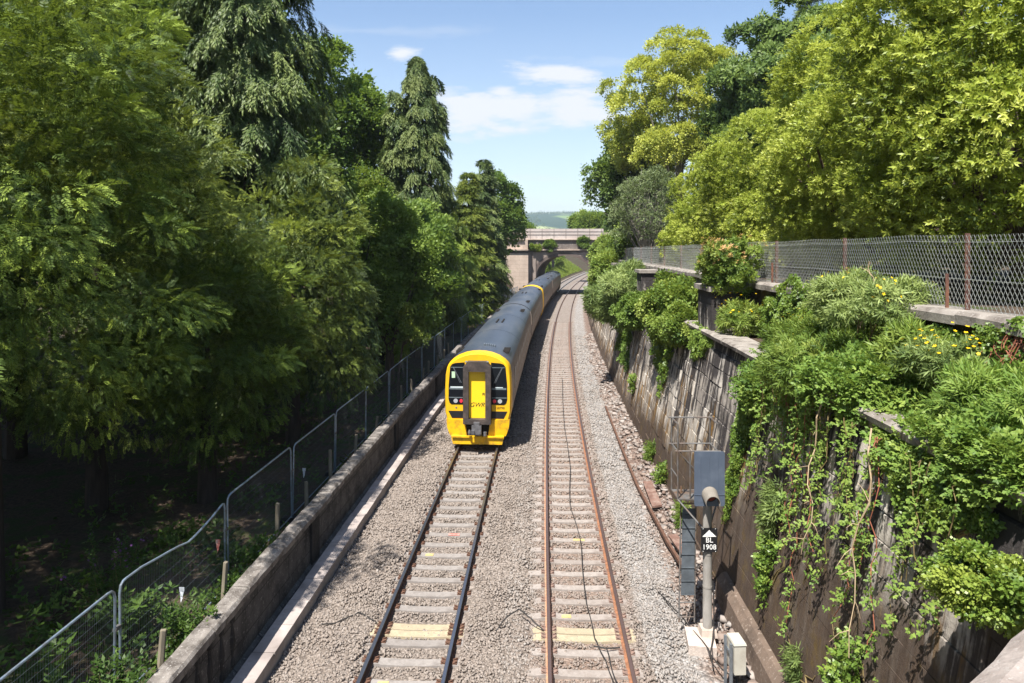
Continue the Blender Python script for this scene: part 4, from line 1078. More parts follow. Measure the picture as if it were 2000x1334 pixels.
mb = MB(); mb.hexa([(x, y, -.25) for x, y in ((-.45, -.3), (.05, -.42), (.16, .25), (-.36, .36))], [(x, y, -.035 + .02 * (x > 0)) for x, y in ((-.45, -.3), (.05, -.42), (.16, .25), (-.36, .36))])
o = mb.build('concrete_slab', stone_plain('slab_concrete', (.5, .43, .38), (.33, .26, .22), None, 4, .4)); o.location = (sx - .02, sy - .1, 0); tag(o, 'cracked pale concrete slab at the foot of the signal post', 'slab')

root = empty('equipment_cabinet', (3.86, 11.95, -.1)); root.rotation_euler = (0, 0, .05); root.scale = (.85, .85, .88); tag(root, 'small cream metal equipment cabinet on a steel stand near the foot of the wall', 'cabinet')
mb = MB(); mb.prism([(x, z) for x, z in rrect(.24, .58, .015)], -.2, .2); b = mb.build('body', M['cab_white'], root); b.location = (.06, 0, .62)
mb = MB(); mb.hexa([(-.135, -.215, .285), (.135, -.215, .285), (.135, .215, .285), (-.135, .215, .285)], [(-.12, -.2, .325), (.12, -.2, .325), (.12, .2, .325), (-.12, .2, .325)]); mb.build('lid', M['cab_white'], b)
mb = MB(); mb.box((.123, .0, .1), (.02, .05, .1)); mb.build('latch', M['steel_dull'], b)
mb = MB()
mb.box((-.115, -.16, .42), (.05, .05, 1.0)); mb.box((-.115, .16, .42), (.05, .05, 1.0)); mb.box((-.1, 0, .7), (.02, .36, .06)); mb.build('stand', M['steel_grey'], root)
mb = MB(); mb.tube([(.06, 0, .34), (.08, -.02, .15), (.02, -.1, .05)], .03, 8); mb.tube([(.12, .1, .34), (.13, .08, .12), (.05, .2, .04)], .02, 8); mb.build('conduit', M['cable'], root)

# trackside bits
def ground_cable(name, pts, r, lab, m='cable'):
    mb = MB(); pp = []
    for i in range(len(pts) - 1):
        a, b = pts[i], pts[i + 1]
        for k in range(5):
            t = k / 5; w = math.sin(i * 3 + t * 5) * .012; pp.append(P(a[0] + (b[0] - a[0]) * t, a[1] + (b[1] - a[1]) * t + w, a[2] + (b[2] - a[2]) * t))
    pp.append(P(*pts[-1])); mb.tube(pp, r, 6)
    o = mb.build(name, M[m], smooth=True); tag(o, lab, 'cable')
    return o
ground_cable('cable', [(10.9, .55, -.12), (12.8, .30, -.13), (13.5, .16, -.13), (15, .08, -.12), (18, .14, -.12), (20.5, -.05, -.13), (24, .10, -.12), (30, .0, -.12), (40, .08, -.12)], .011, 'long thin black cable lying over the sleepers along the middle of the empty track')
ground_cable('cable', [(13.2, .12, -.13), (13.1, .35, -.11), (13.15, .62, -.12)], .014, 'short black cable crossing from the middle of the empty track to its outer rail')
ground_cable('cable', [(11.4, .66, -.1), (12.2, .42, -.12), (13.1, .36, -.11)], .012, 'black cable curving over sleepers towards the outer rail of the empty track')
ground_cable('cable', [(13.4, -1.9, -.15), (13.9, -1.6, .0), (14.15, -1.35, .05), (13.9, -1.1, .0), (13.7, -.85, -.12)], .014, 'looped black cable arching over the ballast between the two tracks')
ground_cable('cable', [(13.9, -5.4, -.22), (13.8, -5.1, -.14), (14.2, -4.7, -.12), (13.9, -4.3, -.13), (13.7, -4.1, -.14)], .013, 'black cable over the ballast between the trough and the dark railed track')
ground_cable('cable', [(15.6, 1.65, -.15), (14.3, 2.0, -.08), (13.0, 2.25, 0), (12.4, 2.2, 0.03)], .013, 'black cable trailing over pale ballast towards the signal post')
mb = MB(); pts = [P(33, 2.05, -.13), P(27, 2.1, -.12), P(22, 2.15, -.1), P(17.6, 2.35, -.06), P(15.6, 2.48, 0.0)]
for a, b in zip(pts[:-1], pts[1:]):
    d = (b - a).normalized(); sdv = Vector((-d.y, d.x, 0)) * .035
    mb.hexa([a - sdv, a + sdv, a + sdv + Vector((0, 0, .09)), a - sdv + Vector((0, 0, .09))], [b - sdv, b + sdv, b + sdv + Vector((0, 0, .09)), b - sdv + Vector((0, 0, .09))])
o = mb.build('old_rail', M['rust_dark']); tag(o, 'old rusty length of rail lying in the dirt along the foot of the retaining wall', 'rail')
mb = MB()
def slabp(s, o, l, w, z, rz, mat, name, lab, cat):
    mb = MB(); mb.hexa([(-w / 2, -l / 2, 0), (w / 2, -l / 2 + .03, 0), (w / 2 - .02, l / 2, 0), (-w / 2 + .01, l / 2 - .04, 0)], [(-w / 2, -l / 2, .05), (w / 2, -l / 2 + .03, .06), (w / 2 - .02, l / 2, .05), (-w / 2 + .01, l / 2 - .04, .06)])
    ob = mb.build(name, M[mat]); ob.location = P(s, o, z); ob.rotation_euler = (.03, -.1, rz); tag(ob, lab, cat)
slabp(21.2, 2.5, 2.0, .3, -.05, -.05, 'plate_rust', 'rusty_plate', 'long rust red plate lying at the foot of the wall beside the old rail', 'plate')
slabp(17.4, 2.62, 1.2, .26, .0, .1, 'plate_rust', 'rusty_plate', 'short reddish plate lying nearer the signal at the foot of the wall', 'plate')
rng = np.random.default_rng(77)
def rock_mesh(n, regs, szr, seed):
    rng = np.random.default_rng(seed); V = []
    cube = np.array([[-1, -1, -1], [1, -1, -1], [1, 1, -1], [-1, 1, -1], [-.7, -.75, 1], [.7, -.65, 1], [.75, .75, 1], [-.6, .7, 1]], float) * .5
    for i in range(n):
        s = rng.uniform(*regs[0]); w = o_base(s); o = w - abs(rng.normal(0, .42)) - .02
        z = -.18 + .24 * sm(o, w - .65, w)
        c = cube + rng.normal(0, .16, (8, 3)); sc = rng.uniform(*szr) * np.array([rng.uniform(.8, 1.6), rng.uniform(.7, 1.3), rng.uniform(.3, .7)])
        a = rng.uniform(0, 6.3); R = np.array([[math.cos(a), -math.sin(a), 0], [math.sin(a), math.cos(a), 0], [0, 0, 1]])
        V.append((c * sc) @ R.T + np.array(P(s, o, z)))
    v = np.concatenate(V); nn = len(v) // 8
    f = np.array([[0, 3, 2, 1], [4, 5, 6, 7], [0, 1, 5, 4], [1, 2, 6, 5], [2, 3, 7, 6], [3, 0, 4, 7]], np.int32)
    return mesh_np('rubble', v, (np.arange(nn, dtype=np.int32)[:, None, None] * 8 + f[None]).reshape(-1, 4), {'tone': np.repeat(rng.uniform(.05, .85, nn), 8), 'zone': np.repeat(rng.uniform(1.2, 2.0, nn), 8)}, M['stone'])
tag(link('rubble', rock_mesh(1100, ((10.5, 60),), (.05, .17), 5)), 'pale broken stone rubble scattered along the foot of the retaining wall', 'rubble', kind='stuff')

# ------------------------------------------------------------------ train
HALF = [(1.17, .95), (1.262, 1.30), (1.272, 2.05), (1.245, 2.70), (1.19, 2.98)]
ROOF = [(1.195, 2.975), (1.13, 3.11), (1.0, 3.24), (.78, 3.385), (.5, 3.49), (.25, 3.54), (0, 3.555)]
def ring(pts, y, sx=1.0, cz=2.1, sz=1.0):
    r = [(x * sx, y, cz + (z - cz) * sz) for x, z in pts]
    l = [(-x * sx, y, cz + (z - cz) * sz) for x, z in reversed(pts) if abs(x) > 1e-6]
    return r + l
LEN = 22.4
def side_x(z):
    pts = HALF
    for (x0, z0), (x1, z1) in zip(pts[:-1], pts[1:]):
        if z0 <= z <= z1: return x0 + (x1 - x0) * (z - z0) / (z1 - z0)
    return pts[-1][0]
def side_panel(mb, sg, y0, y1, z0, z1, th, m=0, proud=.004, rnd=0.0):
    q = []
    for (y, z) in ((y0, z0), (y1, z0), (y1, z1), (y0, z1)):
        q.append((sg * (side_x(z) + proud), y, z))
    mb.hexa([(x - sg * th, y, z) for x, y, z in q], q, m)
def make_carriage(parent, num):
    body = MB()
    body.loft([ring(HALF, .5), ring(HALF, LEN)])
    c = body.build('carriage', M['tr_side'], parent)
    c['label'] = 'carriage'
    rf = MB(); rf.loft([ring([(x * 1.003, z + .004) for x, z in ROOF], y) for y in (.62, .7, LEN - .02, LEN + .0)])
    r = rf.build('roof', M['tr_roof'], c, smooth=True)
    # cab nose, yellow
    FULL = HALF + ROOF[1:]
    cb = MB(); cb.loft([ring(FULL, 0, .955, 2.0, .965), ring(FULL, .03, .978, 2.0, .982), ring(FULL, .12, .995, 2.0, .996), ring([(x * 1.005, z + (.006 if z > 2.9 else 0)) for x, z in FULL], .55), ring([(x * 1.005, z + (.006 if z > 2.9 else 0)) for x, z in FULL], .64)])
    cb.build('cab_front', M['tr_yellow'], c, smooth=True)
    ap = MB()
    for sg in (-1, 1):
        a = [(.40, .42), (1.06, .42), (1.17, .72), (1.20, 1.04), (.52, 1.04), (.46, .9)]
        pts = [(sg * x, z) for x, z in a]
        if sg < 0: pts.reverse()
        f0 = [(x, -.10 + .1 * (abs(x) > 1.0), z) for x, z in pts]; f1 = [(x, .7, z) for x, z in pts]
        ap.loft([f0, f1])
    ap.loft([[(x, y, z) for x, z in ((-1.0, .44), (-.93, .14), (.93, .14), (1.0, .44))] for y in (-.16, .5)])
    ap.box((0, -.13, .43), (1.9, .20, .05)); ap.box((0, -.19, .33), (.34, .06, .2))
    ap.build('apron', M['tr_apron'], c)
    dk = MB(); dk.box((0, .3, .72), (.9, .5, .62)); dk.box((0, .32, 1.1), (2.2, .5, .2)); dk.build('buffer_recess', M['tr_under'], c)
    sl = MB()
    for sg in (-1, 1):
        pts = [(sg * .5, 1.08), (sg * .98, 1.08), (sg * 1.12, 1.35), (sg * .5, 1.35)]
        if sg < 0: pts.reverse()
        sl.prism(pts, -.012, .05)
    sl.build('step_recess', M['black'], c)
    for sg in (-1, 1):
        w = [(.50, 1.60), (1.0, 1.60), (1.075, 1.66), (1.115, 1.80), (1.11, 2.35), (1.05, 3.02), (.98, 3.12), (.86, 3.16), (.50, 3.19)]
        pts = [(sg * x, z) for x, z in w]
        if sg < 0: pts.reverse()
        g = MB(); g.prism(pts, -.012, .04); g = g.build('windscreen', M['glass'], c)
        q = MB()
        q.box((sg * .80, -.014, 2.20), (.56, .006, .07)); q.box((sg * .8, -.014, 1.86), (.6, .006, .03)); q.box((sg * .78, -.0145, 3.0), (.5, .006, .025))
        q.build('cab_fitting', M['blind'], c)
        q = MB(); q.box((sg * .80, -.016, 2.25), (.3, .006, .03) if sg > 0 else (.48, .006, .05)); q.build('dash_papers', M['paper'], c)
        q = MB(); a, b = Vector((sg * .62, -.03, 2.42)), Vector((sg * .92, -.03, 3.0)); q.tube([a, b], .010, 5); q.tube([a + Vector((.05 * sg, 0, 0)), b + Vector((.02 * sg, 0, 0))], .007, 5); q.build('wiper', M['steel_grey'], c)
        if sg < 0:
            q = MB(); q.prism([(-.99, 2.6), (-.86, 2.6), (-.86, 2.84), (-.99, 2.84)], -.017, -.012); q.build('notice', M['sticker'], c)
        q = MB(); q.prism([(sg * .84 + .082 * math.cos(k * PI / 8), 1.735 + .082 * math.sin(k * PI / 8)) for k in range(16)], -.03, -.01); q.build('headlight', M['lamp_w'], c)
        q = MB(); q.prism([(sg * .63 + .06 * math.cos(k * PI / 8), 1.735 + .075 * math.sin(k * PI / 8)) for k in range(16)], -.03, -.01); q.build('tail_light', M['lamp_r'], c)
    oo = [(-.52, .93), (.52, .93), (.52, 3.06), (.36, 3.26), (-.36, 3.26), (-.52, 3.06)]
    ii = [(-.315, 1.12), (.315, 1.12), (.315, 2.86), (.31, 2.89), (-.31, 2.89), (-.315, 2.86)]
    fr = MB(); yf = -.34
    vs = [(x, yf, z) for x, z in oo] + [(x, yf, z) for x, z in ii] + [(x * 1.01, .05, z) for x, z in oo] + [(x, -.02, z) for x, z in ii]
    fs = []
    for k in range(6):
        j = (k + 1) % 6
        fs += [(k, j, 6 + j, 6 + k), (k, 12 + k, 12 + j, j), (6 + k, 6 + j, 18 + j, 18 + k)]
    fr.add(vs, fs); fr.build('gangway_frame', M['tr_rubber'], c)
    for q in (-.4, .4):
        l = MB(); l.lathe((q, -.3, 3.24), [(.05, 0), (.05, .03), (.02, .05)], 8); l.build('gangway_lug', M['steel_grey'], c)
    d = MB(); d.prism([(-.313, 1.13), (.313, 1.13), (.313, 2.88), (-.313, 2.88)], -.16, -.03); d.build('gangway_door', M['tr_door'], c)
    text_mesh('lettering', 'GWR', .235, M['black'], c, (-.01, -.163, 1.62), (PI / 2, 0, 0), shear=.35)
    text_mesh('lettering', 'FI', .13, M['black'], c, (.235, -.163, 2.02), (PI / 2, 0, 0), offset=.004)
    text_mesh('unit_number', num, .125, M['number_ink'], c, (.83, -.004, 1.47), (PI / 2, 0, 0), offset=.001)
    q = MB(); q.prism([(-.82 + .035 * math.cos(k * PI / 5), 1.48 + .035 * math.sin(k * PI / 5)) for k in range(10)], -.012, 0); q.build('socket', M['steel_grey'], c)
    cp = MB(); cp.box((0, -.16, .72), (.26, .5, .24)); cp.box((0, -.42, .74), (.36, .12, .34)); cp.box((-.13, -.5, .68), (.12, .1, .14)); cp.lathe((.12, -.48, .58), [(.07, 0), (.08, .06), (.06, .16)], 8)
    cp.box((0, -.3, .95), (.22, .3, .16)); cp.lathe((-.28, -.3, .52), [(.05, 0), (.06, .1), (.03, .2)], 8); cp.lathe((.3, -.28, .5), [(.07, 0), (.07, .14)], 8)
    cp.build('coupler', M['tr_metal'], c)
    # sides: windows and doors are pieces of their own
    for sg in (-1, 1):
        for y in [3.55 + 2.05 * k for k in range(8)]:
            if 2.9 < y - 0 and abs(y - 2.9) < .2: continue
            w = MB(); side_panel(w, sg, y, y + 1.55, 1.78, 2.52, .03, 0, .006); w.build('window', M['glass'], c)
        for y in (2.0, 20.0):
            dd = MB(); side_panel(dd, sg, y, y + 1.15, .98, 2.86, .03, 0, .010); side_panel(dd, sg, y + .2, y + .95, 1.8, 2.6, .03, 1, .014); dd.build('door', [M['tr_side'], M['glass']], c)
        w = MB(); side_panel(w, sg, .85, 1.35, 1.78, 2.55, .03, 0, .008); w.build('cab_window', M['glass'], c)
        st = MB(); side_panel(st, sg, .7, LEN - .05, 1.05, 1.13, .02, 0, .004); st.build('body_stripe', M['tr_under'], c)
    uf = MB(); uf.box((0, LEN / 2 + .3, .72), (2.1, LEN - 1.2, .44)); uf.build('underframe', M['tr_under'], c)
    for y in (3.6, 18.9):
        b = MB()
        b.box((0, y, .55), (2.0, 2.6, .3))
        for yy in (-1.0, 1.0):
            for sg in (-1, 1):
                wv = [( .42 * math.cos(k * PI / 10), .42 * math.sin(k * PI / 10)) for k in range(20)]
                vs = [(sg * .67, y + yy + a, .43 + e) for a, e in wv] + [(sg * .80, y + yy + a, .43 + e) for a, e in wv]
                b.add(vs, [tuple(range(20)), tuple(range(39, 19, -1))] + [(k, 20 + k, 20 + (k + 1) % 20, (k + 1) % 20) for k in range(20)])
        b.build('bogie', M['tr_under'], c)
    def roof_z(x):
        x = abs(x); pts = list(reversed(ROOF))
        for (x0, z0), (x1, z1) in zip(pts[:-1], pts[1:]):
            if x0 <= x <= x1: return z0 + (z1 - z0) * (x - x0) / (x1 - x0)
        return 3.0
    for (xc, y0, n_, dx) in ((.30, 2.0, 6, .055), (.92, 1.7, 7, .0), (-.95, 1.9, 6, .0)):
        v_ = MB()
        for k in range(n_):
            x = xc + dx * (k - n_ / 2) * (1.5 if dx else 1); y = y0 + (0 if dx else .17 * k)
            v_.box((x, y, roof_z(x) + .03), (.04, .34, .09) if dx else (.30, .06, .10))
        v_.build('roof_vent', M['tr_under' if not dx else 'steel_grey'], c)
    v_ = MB()
    for x in (-.18, .12): v_.box((x, 11.2, roof_z(x) + .02), (.07, 1.6, .07))
    v_.build('exhaust_pipe', M['tr_under'], c)
    v_ = MB()
    for k in range(4): v_.box((.72, 18.3 + k * .45, roof_z(.72) + .01), (.45, .12, .05))
    for k in range(4): v_.box((-.72, 18.3 + k * .45, roof_z(.72) + .01), (.45, .12, .05))
    v_.build('roof_vent', M['tr_under'], c)
    v_ = MB()
    for y in (7.3, 14.7): v_.loft([ring([(x * 1.006, z + .010) for x, z in ROOF], y + e) for e in (0, .06)])
    v_.build('roof_seam', M['tr_roof'], c)
    be = MB(); be.box((0, LEN + .12, 2.0), (1.2, .26, 2.0)); be.build('gangway_bellows', M['tr_rubber'], c)
    return c
o_tr = -3.33
troot = empty('train', P(25.75, o_tr, 0)); tag(troot, 'grey roofed passenger train with a yellow cab front, winding towards the arched bridge', 'train')
car = make_carriage(troot, '158798'); cars = [car] + [copy_tree(car, troot) for _ in range(3)]
sfront = 25.75
for i, c in enumerate(cars):
    a = P(sfront, o_tr); b = P(sfront + LEN, o_tr); d = (b - a).normalized()
    rz = math.atan2(d.y, d.x) - PI / 2
    if i % 2 == 0: c.location = a - troot.location; c.rotation_euler = (0, 0, rz)
    else: c.location = a + d * LEN - Vector(troot.location); c.rotation_euler = (0, 0, rz + PI)
    c['label'] = ['carriage with the yellow cab front', 'second carriage, yellow cab band at its far end', 'third carriage', 'fourth carriage under the arched bridge'][i]
    sfront += LEN + (.5 if i % 2 == 0 else 1.0)

# ------------------------------------------------------------------ arched bridge
YF, YB = 109.5, 120.5
root = empty('arched_bridge', (8.3, YF, 0)); tag(root, 'stone arched road bridge with a pale panelled parapet spanning the railway', 'bridge'); inv = Vector(root.location)
mb = MB(); N_ = 28; cx, hw, zs, rise = 8.3, 4.4, 3.1, 3.1
xs = [cx - hw * math.cos(PI * k / N_) for k in range(N_ + 1)]; zs_ = [zs + rise * math.sin(PI * k / N_) for k in range(N_ + 1)]
zt = 7.05
for y, flip in ((YF, 0), (YB, 1)):
    for k in range(N_):
        mb.add([(xs[k], y, zs_[k]), (xs[k + 1], y, zs_[k + 1]), (xs[k + 1], y, zt), (xs[k], y, zt)], [(0, 1, 2, 3)], 0, [(xs[k], zs_[k]), (xs[k + 1], zs_[k + 1]), (xs[k + 1], zt), (xs[k], zt)])
    for xa, xb in ((2.5, xs[0]), (xs[-1], 17.5)):
        mb.add([(xa, y, -.6), (xb, y, -.6), (xb, y, zt), (xa, y, zt)], [(0, 1, 2, 3)], 0, [(xa, 0), (xb, 0), (xb, zt), (xa, zt)])
intr = [(xs[0], -.6)] + list(zip(xs, zs_)) + [(xs[-1], -.6)]
for (x0, z0), (x1, z1) in zip(intr[:-1], intr[1:]):
    mb.add([(x0, YF, z0), (x1, YF, z1), (x1, YB, z1), (x0, YB, z0)], [(0, 1, 2, 3)], 0, [(YF, z0), (YF, z1), (YB, z1), (YB, z0)])
mb.v = [(x + (1.9 if y > YB - .01 else 0), y, z) for x, y, z in mb.v]
shifted(mb).build('arch_wall', M['bridge_pink'], root)
mb = MB(); out_ = [(cx - (hw + .55) * math.cos(PI * k / N_), zs + (rise + .5) * math.sin(PI * k / N_)) for k in range(N_ + 1)]
for k in range(N_):
    mb.hexa([(xs[k], YF - .05, zs_[k]), (xs[k + 1], YF - .05, zs_[k + 1]), (out_[k + 1][0], YF - .05, out_[k + 1][1]), (out_[k][0], YF - .05, out_[k][1])],
            [(xs[k], YF + .1, zs_[k] + .002), (xs[k + 1], YF + .1, zs_[k + 1] + .002), (out_[k + 1][0], YF + .1, out_[k + 1][1]), (out_[k][0], YF + .1, out_[k][1])])
shifted(mb).build('arch_ring', M['bridge_pink'], root)
def bbox(name, mat, x0, x1, y0, y1, z0, z1):
    mb = MB(); mb.hexa([(x0, y0, z0), (x1, y0, z0), (x1, y1, z0), (x0, y1, z0)], [(x0, y0, z1), (x1, y0, z1), (x1, y1, z1), (x0, y1, z1)])
    mb.uv = [(v[0] + v[1], v[2]) for v in mb.v]; return shifted(mb).build(name, mat, root)
bbox('spandrel_band', M['bridge_dark'], 2.6, 17.4, YF - .08, YF + .2, 6.76, 7.04)
bbox('cornice', M['bridge_lit'], 2.55, 17.6, YF - .35, YB, 7.05, 7.25)
bbox('upper_wall', M['bridge_dark'], 2.6, 17.5, YF + .1, YB - .1, 7.25, 8.72)
bbox('cornice', M['bridge_lit'], 1.9, 17.6, YF - .2, YB, 8.72, 8.88)
bbox('pilaster', M['bridge_pink'], 3.28, 3.8, YF - .22, YF + .1, -.5, 6.74)
bbox('pilaster', M['bridge_dark'], 3.85, 4.2, YF - .02, YF + .2, 7.25, 8.71)
pn = bbox('parapet_panel', M['panel'], 2.15, 14.6, YF + .05, YF + .22, 8.88, 10.5)
mb = MB()
for k in range(7): mb.box((2.9 + 1.9 * k, YF + .03, 9.69), (.05, .05, 1.58))
for z in (9.55, 10.05): mb.box((8.4, YF + .025, z), (12.3, .05, .05))
shifted(mb).build('panel_frame', M['bridge_dark'], pn)
bbox('parapet_post', M['bridge_dark'], 1.75, 2.13, YF - .05, YF + .6, 8.88, 10.4)
bbox('abutment', M['bridge_lit'], -9.0, 2.55, YF - 1.5, YB, -.5, 6.6)
bbox('abutment_shade_band', M['bridge_dark'], -9.0, 2.55, YF - 1.42, YB, 6.6, 7.05)  # dark colour stands in for the cornice's overhang shadow
bbox('abutment_cornice', M['bridge_lit'], -9.0, 2.54, YF - 1.85, YB, 7.05, 7.27)
bbox('abutment_upper', M['bridge_lit'], -9.0, 2.5, YF - 1.4, YB, 7.27, 8.7)
bbox('abutment_cornice', M['bridge_lit'], -9.0, 1.89, YF - 1.75, YB, 8.7, 8.86)
mb = MB(); mb.hexa([(-9, YF - 1.3, 8.86), (1.6, YF - 1.3, 8.86), (1.6, YF - .8, 8.86), (-9, YF - .8, 8.86)], [(-9, YF - 1.3, 9.0), (1.6, YF - 1.3, 10.0), (1.6, YF - .8, 10.0), (-9, YF - .8, 9.0)])
shifted(mb).build('wing_parapet', M['bridge_lit'], root)
bbox('parapet_pier', M['bridge_lit'], 1.3, 1.74, YF - 1.35, YF - .5, 8.87, 10.35)
bbox('end_block', M['rubble'], 14.65, 17.4, YF - .3, YF + 3, 7.26, 9.9)

# telegraph pole and the far signal seen through the arch
root = empty('pole', (18.6, 131, 5)); tag(root, 'thin dark pole standing beyond the arched bridge against the sky', 'pole')
mb = MB(); mb.tube([(0, 0, 0), (0, 0, 15.2)], [.17, .11], 8); mb.build('shaft', M['rust_dark'], root)
mb = MB(); mb.box((0, 0, 14.6), (1.1, .1, .1)); mb.box((.0, 0, 15.2), (.1, .1, .5)); mb.build('crossarm', M['rust_dark'], root)
q = W(1080, 520, 137); root = empty('signal_post', (q.x, q.y, 0)); tag(root, 'small dark signal seen through the arch beyond the train', 'railway signal')
mb = MB(); mb.tube([(0, 0, 0), (0, 0, 5.2)], .07, 6); mb.build('post', M['black'], root)
mb = MB(); mb.box((0, -.1, 4.3), (.55, .08, 1.5)); mb.build('backboard', M['black'], root)

# ------------------------------------------------------------------ trees on the left
GL = .25
def env_yew(R): return lambda h: R * (0.55 + 0.55 * math.sin(PI * (0.12 + 0.75 * h))) * (1 - .55 * h ** 3)
def env_cone(R, p=.75, top=.08): return lambda h: R * ((1 - h) ** p) + top
YE = dict(tk='yew', rise=.26, droop=.45, hang=.6, r0=.3, sideb=(15, 80), inner=.38, lvar=(.45, 1.25))
YG = dict(group='dark conifers beside the railway', barkm='bark_dark', trunk_r=.26, limbs=0, low=-.95, inner=.72, flat=.42, droop=.45, upb=.35, lump=.30, tvar=.24, fill=1500)
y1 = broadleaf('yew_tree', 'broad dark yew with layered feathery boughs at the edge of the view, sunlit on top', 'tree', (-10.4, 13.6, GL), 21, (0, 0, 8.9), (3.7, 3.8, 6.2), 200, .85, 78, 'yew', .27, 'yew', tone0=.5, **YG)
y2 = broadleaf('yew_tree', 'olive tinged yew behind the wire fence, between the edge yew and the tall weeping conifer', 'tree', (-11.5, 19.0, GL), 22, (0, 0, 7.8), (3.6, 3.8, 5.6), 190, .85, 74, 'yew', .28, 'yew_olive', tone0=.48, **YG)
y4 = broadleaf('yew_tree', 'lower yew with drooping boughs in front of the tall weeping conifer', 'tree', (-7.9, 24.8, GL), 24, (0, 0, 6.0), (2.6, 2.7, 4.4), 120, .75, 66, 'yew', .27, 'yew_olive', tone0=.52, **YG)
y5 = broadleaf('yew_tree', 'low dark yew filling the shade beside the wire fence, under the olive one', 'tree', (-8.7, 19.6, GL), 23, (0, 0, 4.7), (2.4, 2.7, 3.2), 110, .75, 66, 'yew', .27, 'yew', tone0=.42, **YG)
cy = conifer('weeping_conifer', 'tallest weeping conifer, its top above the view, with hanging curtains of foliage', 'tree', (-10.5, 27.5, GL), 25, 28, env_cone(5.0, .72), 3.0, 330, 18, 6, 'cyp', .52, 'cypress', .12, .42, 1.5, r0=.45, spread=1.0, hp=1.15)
def leaders(rng):
    out = []
    for (x, y, h0, h1, R, n) in ((-1.5, -.4, 6, 18.6, 1.7, 70), (1.15, .4, 7, 20.4, 1.35, 60)):
        ch, _ = branch_crown(rng, h0, h1, env_cone(R, .6), n, 14, 5, TP['cyp'], .55, .12, .4, 1.5)
        out += [(c[0] + np.array([x, y, 0]), c[1]) for c in ch]
    return out
c2 = conifer('weeping_conifer', 'grey green weeping conifer with several pointed tops against the sky', 'tree', (-6.7, 48.5, GL), 26, 20.9, env_cone(3.7, .60), 3.0, 300, 18, 6, 'cyp', .46, 'cypress', .12, .42, 1.5, r0=.4, extra=leaders, tone0=.58)
broadleaf('deciduous_tree', 'tall bright green deciduous tree between the two weeping conifers', 'tree', (-13.6, 53, GL), 31, (0, 0, 15.0), (4.3, 4.3, 7.3), 80, 1.35, 75, 'broad', .55, 'broad', fill=900, tone0=.55)
broadleaf('deciduous_tree', 'rounded mid green broadleaf tree lit by sun below the weeping conifer with several tops', 'tree', (-6.5, 36.5, GL), 32, (0, 0, 5.2), (2.1, 2.2, 4.3), 70, .8, 70, 'broad', .36, 'broad', fill=400, tone0=.8)
broadleaf('deciduous_tree', 'pale small leaved tree between the tall weeping conifer and the rounded green tree', 'tree', (-9.2, 40, GL), 33, (0, 0, 7.4), (2.5, 2.5, 4.2), 60, .9, 60, 'broad', .36, 'shrub', fill=300, tone0=.6)
broadleaf('chestnut_tree', 'green tree with tiered drooping leaves at the foot of the weeping conifer with several tops', 'tree', (-6.3, 45.0, GL), 34, (0, 0, 6.0), (2.4, 2.4, 4.6), 60, .9, 55, 'horse', .5, 'broad', fill=300, droop=.5, flat=.5, tone0=.72)
conifer('golden_conifer', 'slender golden leaved conifer standing before the weeping conifer with several tops', 'tree', (-8.0, 42.5, GL), 35, 12.0, env_cone(1.5, .6), 1, 80, 14, 4, 'cyp', .5, 'gold', .1, .4, .9)
conifer('golden_conifer', 'broad yellowish conifer farther along the line, short of the arched bridge', 'tree', (-4.2, 66, GL), 36, 14.6, lambda h: 2.5 * (1 - h ** 2.2) + .1, .8, 260, 14, 5, 'cyp', .5, 'gold', .35, .3, .5, tone0=.45)
conifer('conifer', 'pointed green conifer just beyond the broad yellowish one', 'tree', (-3.0, 73, GL), 37, 16.8, env_cone(3.3, .62), .8, 190, 14, 5, 'cyp', .65, 'cypress', .1, .4, .7, tone0=.5)
broadleaf('deciduous_tree', 'bright green broadleaf tree beside the arched bridge abutment', 'tree', (-2.3, 96, GL), 38, (0, 0, 11.0), (3.6, 3.6, 5.6), 60, 1.3, 55, 'broad', .7, 'broad', fill=400)
broadleaf('bush', 'small yellow green bush overhanging the fence beside the train roof', 'bush', (-5.6, 33.5, GL), 39, (.75, 0, 3.4), (.5, .6, 1.2), 18, .3, 44, 'broad', .22, 'gold', trunk_r=.06, limbs=8)
conifer('yew_tree', 'dark yew in deep shade behind the fence, between the rounded tree and the yellowish conifer', 'tree', (-5.6, 57, GL), 40, 10.5, env_yew(2.6), .6, 110, 14, 4, scale=.6, leafm='yew', group='dark conifers beside the railway', **YE)
